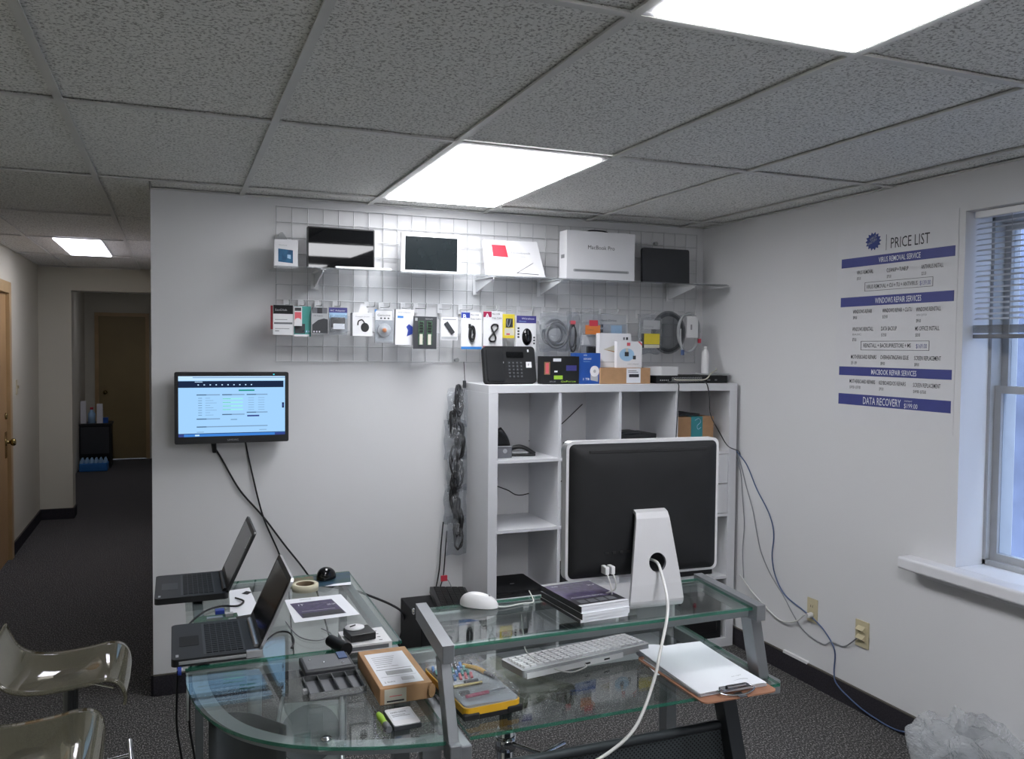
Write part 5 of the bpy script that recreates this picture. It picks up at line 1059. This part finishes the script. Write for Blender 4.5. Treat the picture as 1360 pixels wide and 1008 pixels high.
# odds and ends between the laptops
t = thing('circuit_board', 'green circuit board with a blue connector between the laptops', 'circuit board', (-2.835, -1.335, DZ_), rz=.03)
G().box(-.07, .07, -.035, .045, .002, .005, 'green_pcb').build('board', t); G().box(-.03, .02, -.01, .01, .005, .012, 'alu').box(.03, .055, .005, .025, .005, .016, 'light_grey').build('chips', t)
G().box(-.0, .03, .045, .075, .003, .018, 'deep_blue').build('plug_end', t, .002)
cable('adapter_cable', 'black cable looping out from beneath the far laptop', [(-2.945, -1.62, .72), (-2.942, -1.56, .757), (-2.925, -1.385, .757), (-2.874, -1.251, .757), (-2.82, -1.20, .757), (-2.76, -1.215, .757), (-2.735, -1.165, .757), (-2.76, -1.115, .757)], .0035, 'cable_black')
tag(G().tube([(-2.775, -1.385, .762), (-2.72, -1.375, .762)], .010, 'black_plastic', 10).tube([(-2.80, -1.388, .762), (-2.775, -1.385, .762)], .008, 'alu', 10).tube([(-2.72, -1.375, .762), (-2.69, -1.37, .760)], .004, 'cable_black', 8).build('cable_plug'), 'thick black and silver plug lying beside the circuit board', 'plug')
tag(G().add([(-2.775, -.99, .7512), (-2.70, -.975, .7512), (-2.69, -1.30, .7512), (-2.79, -1.33, .7512)], [(0, 1, 2, 3)], 'paper').add([(-2.715, -1.02, .7518), (-2.695, -1.04, .7518), (-2.715, -1.07, .7518), (-2.735, -1.05, .7518)], [(0, 1, 2, 3)], 'black_ink').build('loose_sheet'), 'white sheet on the glass between the two laptops', 'paper')
tag(G().tube([(-2.958, -1.752, .745), (-2.948, -1.752, .745)], .012, 'deep_blue', 12).box(-2.962, -2.943, -1.760, -1.745, .750, .7505, 'soft_white').build('cable_clip'), 'small blue and white clip under the near laptop front corner', 'clip')
cable('charging_cable', 'black cable arching behind the near laptop screen', [(-2.70, -1.60, .753), (-2.66, -1.545, .756), (-2.625, -1.56, .756), (-2.62, -1.64, .756), (-2.635, -1.70, .754)], .003, 'cable_black')
cable('desk_cable', 'thin grey cable curving across the left glass below the flyer', [(-2.62, -1.44, .754), (-2.60, -1.60, .754), (-2.55, -1.66, .754), (-2.50, -1.62, .754), (-2.52, -1.55, .754)], .002, 'cable_grey')
# ---------------------------------------------------------------- under the desk
t = thing('computer_tower', 'silver computer tower with perforated front under the corner glass', 'computer', (-2.585, -1.735, 0), rz=-.18)
mp = pm('perforated_alu', '8a8d92', .45, .6)
n = mp.node_tree.nodes; L = mp.node_tree.links; b_ = n['Principled BSDF']
ge = n.new('ShaderNodeNewGeometry'); vm_ = n.new('ShaderNodeMapping'); vm_.inputs['Scale'].default_value = (95, 95, 95); L.new(ge.outputs['Position'], vm_.inputs[0])
fr_ = n.new('ShaderNodeVectorMath'); fr_.operation = 'FRACTION'; L.new(vm_.outputs[0], fr_.inputs[0])
sb_ = n.new('ShaderNodeVectorMath'); sb_.operation = 'SUBTRACT'; sb_.inputs[1].default_value = (.5, .5, .5); L.new(fr_.outputs[0], sb_.inputs[0])
ml_ = n.new('ShaderNodeVectorMath'); ml_.operation = 'MULTIPLY'; ml_.inputs[1].default_value = (1, 0, 1); L.new(sb_.outputs[0], ml_.inputs[0])
ln_ = n.new('ShaderNodeVectorMath'); ln_.operation = 'LENGTH'; L.new(ml_.outputs[0], ln_.inputs[0])
rp_ = n.new('ShaderNodeValToRGB'); rp_.color_ramp.elements[0].position = .26; rp_.color_ramp.elements[1].position = .33
rp_.color_ramp.elements[0].color = (.012, .012, .014, 1); rp_.color_ramp.elements[1].color = lin('85888d')+[1]; L.new(ln_.outputs['Value'], rp_.inputs[0]); L.new(rp_.outputs[0], b_.inputs['Base Color'])
G().box(-.105, .105, -.235, .235, 0, .50, 'light_grey').build('case', t, .006)
G().box(-.095, .095, -.2375, -.235, .02, .43, 'perforated_alu').build('front_grille', t)
G().prism([(.09*math.cos(a*PI/12), .20*math.sin(a*PI/12)) for a in range(24)], .5005, .503, 'mid_grey').build('top_panel', t)
G().tube(spl([(-.095, -.22, .50), (-.095, -.20, .52), (-.095, .2, .52), (-.095, .22, .50)], 4), .006, 'alu', 8).tube(spl([(.095, -.22, .50), (.095, -.20, .52), (.095, .2, .52), (.095, .22, .50)], 4), .006, 'alu', 8).build('handle', t)
t = thing('cable_heap', 'tangled heap of black cables on the carpet beneath the corner glass', 'cable heap', (-2.90, -1.30, 0))
rnd = random.Random(9)
for k in range(7):
    P = [(.14*math.cos(a*.9+k)*(.6+.4*rnd.random()), .16*math.sin(a*.9+k)*(.6+.4*rnd.random()), .012+.015*k*.5+.03*rnd.random()) for a in range(10)]
    G().tube(spl(P, 4), .0055, 'cable_black', 6).build('cable', t)
G().box(-.03, .03, -.015, .015, .10, .12, 'white_card', T=rotm(0, -.3, .3)).box(-.08, .10, -.05, .02, .02, .09, 'black_plastic', T=rotm(0, -.25, .3)).build('power_adapter', t, .004)
for k, (x, y, lb) in enumerate(((-2.955, -1.30, 'left of two black cables dropping from the left glass to the carpet'), (-2.915, -1.30, 'right of two black cables dropping from the left glass to the carpet'))):
    cable('dropping_cable', lb, [(x+.01, y, .735), (x, y, .6), (x-.006, y, .4), (x+.01, y-.02, .25), (x-.03, y-.02, .1), (x-.03, y, .02)], .004, 'cable_black')
# ---------------------------------------------------------------- clear acrylic bar stools
def stool(label, loc, rz, sh, fz=.43, fr_rot=0.0, col_top=.50):
    t = thing('bar_stool', label, 'stool', loc, rz=rz)
    prof = spl([(-.185, 0, .105), (-.172, 0, .065), (-.150, 0, .026), (-.11, 0, .003), (-.045, 0, -.004), (.04, 0, .002), (.095, 0, .010), (.130, 0, .004), (.150, 0, -.018), (.158, 0, -.052), (.155, 0, -.078)], 4)
    n = len(prof)-1
    def f(u, v):
        p = prof[min(n, int(round(u*n)))]; y = -.168+.336*v; e = abs(2*v-1)
        wd = 1-.12*abs(2*u-1)**4; return (p.x, y*wd, sh+p.z+.008*e*e+.005-.006*math.exp(-((p.x/.08)**2+(y/.08)**2)))
    G().sheet(f, n, 14, 'acrylic', .008).build('seat', t)
    G().lathe([(0, sh-.014), (.045, sh-.014), (.045, sh-.007), (0, sh-.007)], 'stool_steel', 24).build('seat_plate', t)
    G().lathe([(.0, .0), (.19, .0), (.19, .006), (.12, .022), (.05, .038), (.034, .05), (0, .05)], 'chrome', 36).build('base', t)
    G().lathe([(.028, .045), (.028, col_top), (.024, col_top+.005), (0, col_top+.005)], 'chrome', 20).build('column', t); G().lathe([(.0205, col_top), (.0205, sh-.014)], 'stool_steel', 18).build('gas_lift', t)
    G().tube(spl([(.0, 0, sh-.02), (.05, -.03, sh-.03), (.12, -.07, sh-.04)], 4), .004, 'chrome', 8).build('lever', t)
    T = Matrix.Rotation(fr_rot, 4, 'Z'); v3 = lambda *p: T @ Vector(p)
    G().tube([v3(.028, 0, fz-.01), v3(.155, 0, fz)], .007, 'chrome', 10).tube([v3(.16, -.10, fz), v3(.16, .10, fz)], .009, 'chrome', 12).lathe([(.029, fz-.035), (.034, fz-.035), (.034, fz+.01), (.029, fz+.01)], 'chrome', 20).build('footrest', t)
    return t
stool('clear acrylic bar stool, the farther of the two at lower left', (-3.25, -1.56, 0), 0, .715, .43, .08)
stool('clear acrylic bar stool in the bottom left corner, nearest the viewer', (-3.285, -2.08, 0), .03, .715, .40, -.2)
stool('clear bar stool standing beneath the main glass top', (-1.985, -1.84, 0), .4, .60, .43, -1.535, .46)
# ---------------------------------------------------------------- plastic bag by the right wall
t = thing('plastic_sack', 'crumpled clear plastic sack on the carpet under the window', 'bag', (-.20, -2.13, 0))
rb = random.Random(5); ph = [rb.uniform(0, 6.28) for _ in range(8)]
def sack(s_):
    def f(u, v):
        a = 2*PI*u; z = .265*v; r = (1-.12*v)*(1+.10*math.sin(3*a+ph[0]+4*v)+.06*math.sin(7*a+ph[1]+9*v)+.035*math.sin(13*a+15*v+ph[2])); k = abs(math.cos(a))**.6*(1 if math.cos(a) > 0 else -1), abs(math.sin(a))**.6*(1 if math.sin(a) > 0 else -1)
        top = .03*math.sin(4*a+ph[3])*v+.02*math.sin(9*a+ph[4])*v
        q = Vector((k[0]*.15*9, k[1]*.27*9, z*9)); nz = noise.noise(q)*.032+noise.noise(q*2.6)*.014; r2 = r+nz*5
        x = max(-.2, min(.188, .15*s_*r2*k[0])); return (x, .25*s_*r2*k[1], max(.004, .004+z*s_+top*.6+nz*v))
    return f
G().sheet(sack(1), 96, 30, 'bag_plastic', smooth=False).build('outer_film', t)
G().sheet(sack(.85), 60, 18, 'bag_plastic').sheet(lambda u, v: (-.13+.26*u, -.22+.44*v, .19+.04*math.sin(7*u+5*v)+.02*math.sin(15*v)), 14, 18, 'bag_plastic').build('inner_film', t)
# ---------------------------------------------------------------- things far down the hallway
t = thing('side_cabinet', 'black cabinet against the wall far down the hallway', 'cabinet', (-3.955, 8.45, 0))
G().box(-.19, .19, -.20, .20, .16, .58, 'matte_black').box(-.19, -.17, -.2, .2, 0, .16, 'matte_black').box(.17, .19, -.2, .2, 0, .16, 'matte_black').box(-.17, .17, .18, .2, 0, .16, 'matte_black').build('body', t); G().box(-.194, .205, -.21, .21, .58, .605, 'black_plastic').build('top', t, .003); G().box(-.17, .17, -.204, -.2, .2, .56, 'dark_grey').build('door', t)
t = thing('water_bottle_pack', 'blue wrapped pack of water bottles on the hallway floor', 'bottle pack', (-3.955, 8.07, 0))
G().box(-.17, .17, -.12, .12, .0, .11, 'blue').build('wrap', t, .015)
g = G()
for i in range(6):
    for j in range(4): g.lathe([(.024, .10), (.024, .13), (.010, .155), (.010, .165), (0, .166)], 'ice_blue', 10, T=rotm(loc=(-.14+i*.055, -.085+j*.055, 0)))
g.build('bottles', t, stuff=True)
for x, w_, h_, m, lb, c in ((-4.10, .07, .30, 'white_card', 'left white paper bag on the black hallway cabinet', 'bag'), (-3.90, .075, .26, 'white_card', 'right white paper bag on the black hallway cabinet', 'bag')):
    tag(G().add([(-w_/2, -.05, 0), (w_/2, -.05, 0), (w_/2*.8, -.03, h_), (-w_/2*1.0, -.03, h_), (-w_/2, .05, 0), (w_/2, .05, 0), (w_/2*.8, .03, h_), (-w_/2*1.0, .03, h_)], [(0, 1, 2, 3), (5, 4, 7, 6), (4, 0, 3, 7), (1, 5, 6, 2), (3, 2, 6, 7), (0, 4, 5, 1)], m).build('paper_bag', loc=(x, 8.36, .606)), lb, c)
t = thing('bottle', 'clear bottle with a red cap on the black hallway cabinet', 'bottle', (-4.0, 8.34, .606))
G().lathe([(0, 0), (.045, 0), (.045, .13), (.02, .17), (.018, .19)], 'ice_blue', 16).build('body', t); G().lathe([(.02, .185), (.02, .215), (0, .216)], 'red', 12).build('cap', t)
tag(G().box(-3.86, -3.80, 8.3, 8.4, .606, .68, 'blue_box').build('box', bevel=.003), 'small blue box on the black hallway cabinet', 'box')
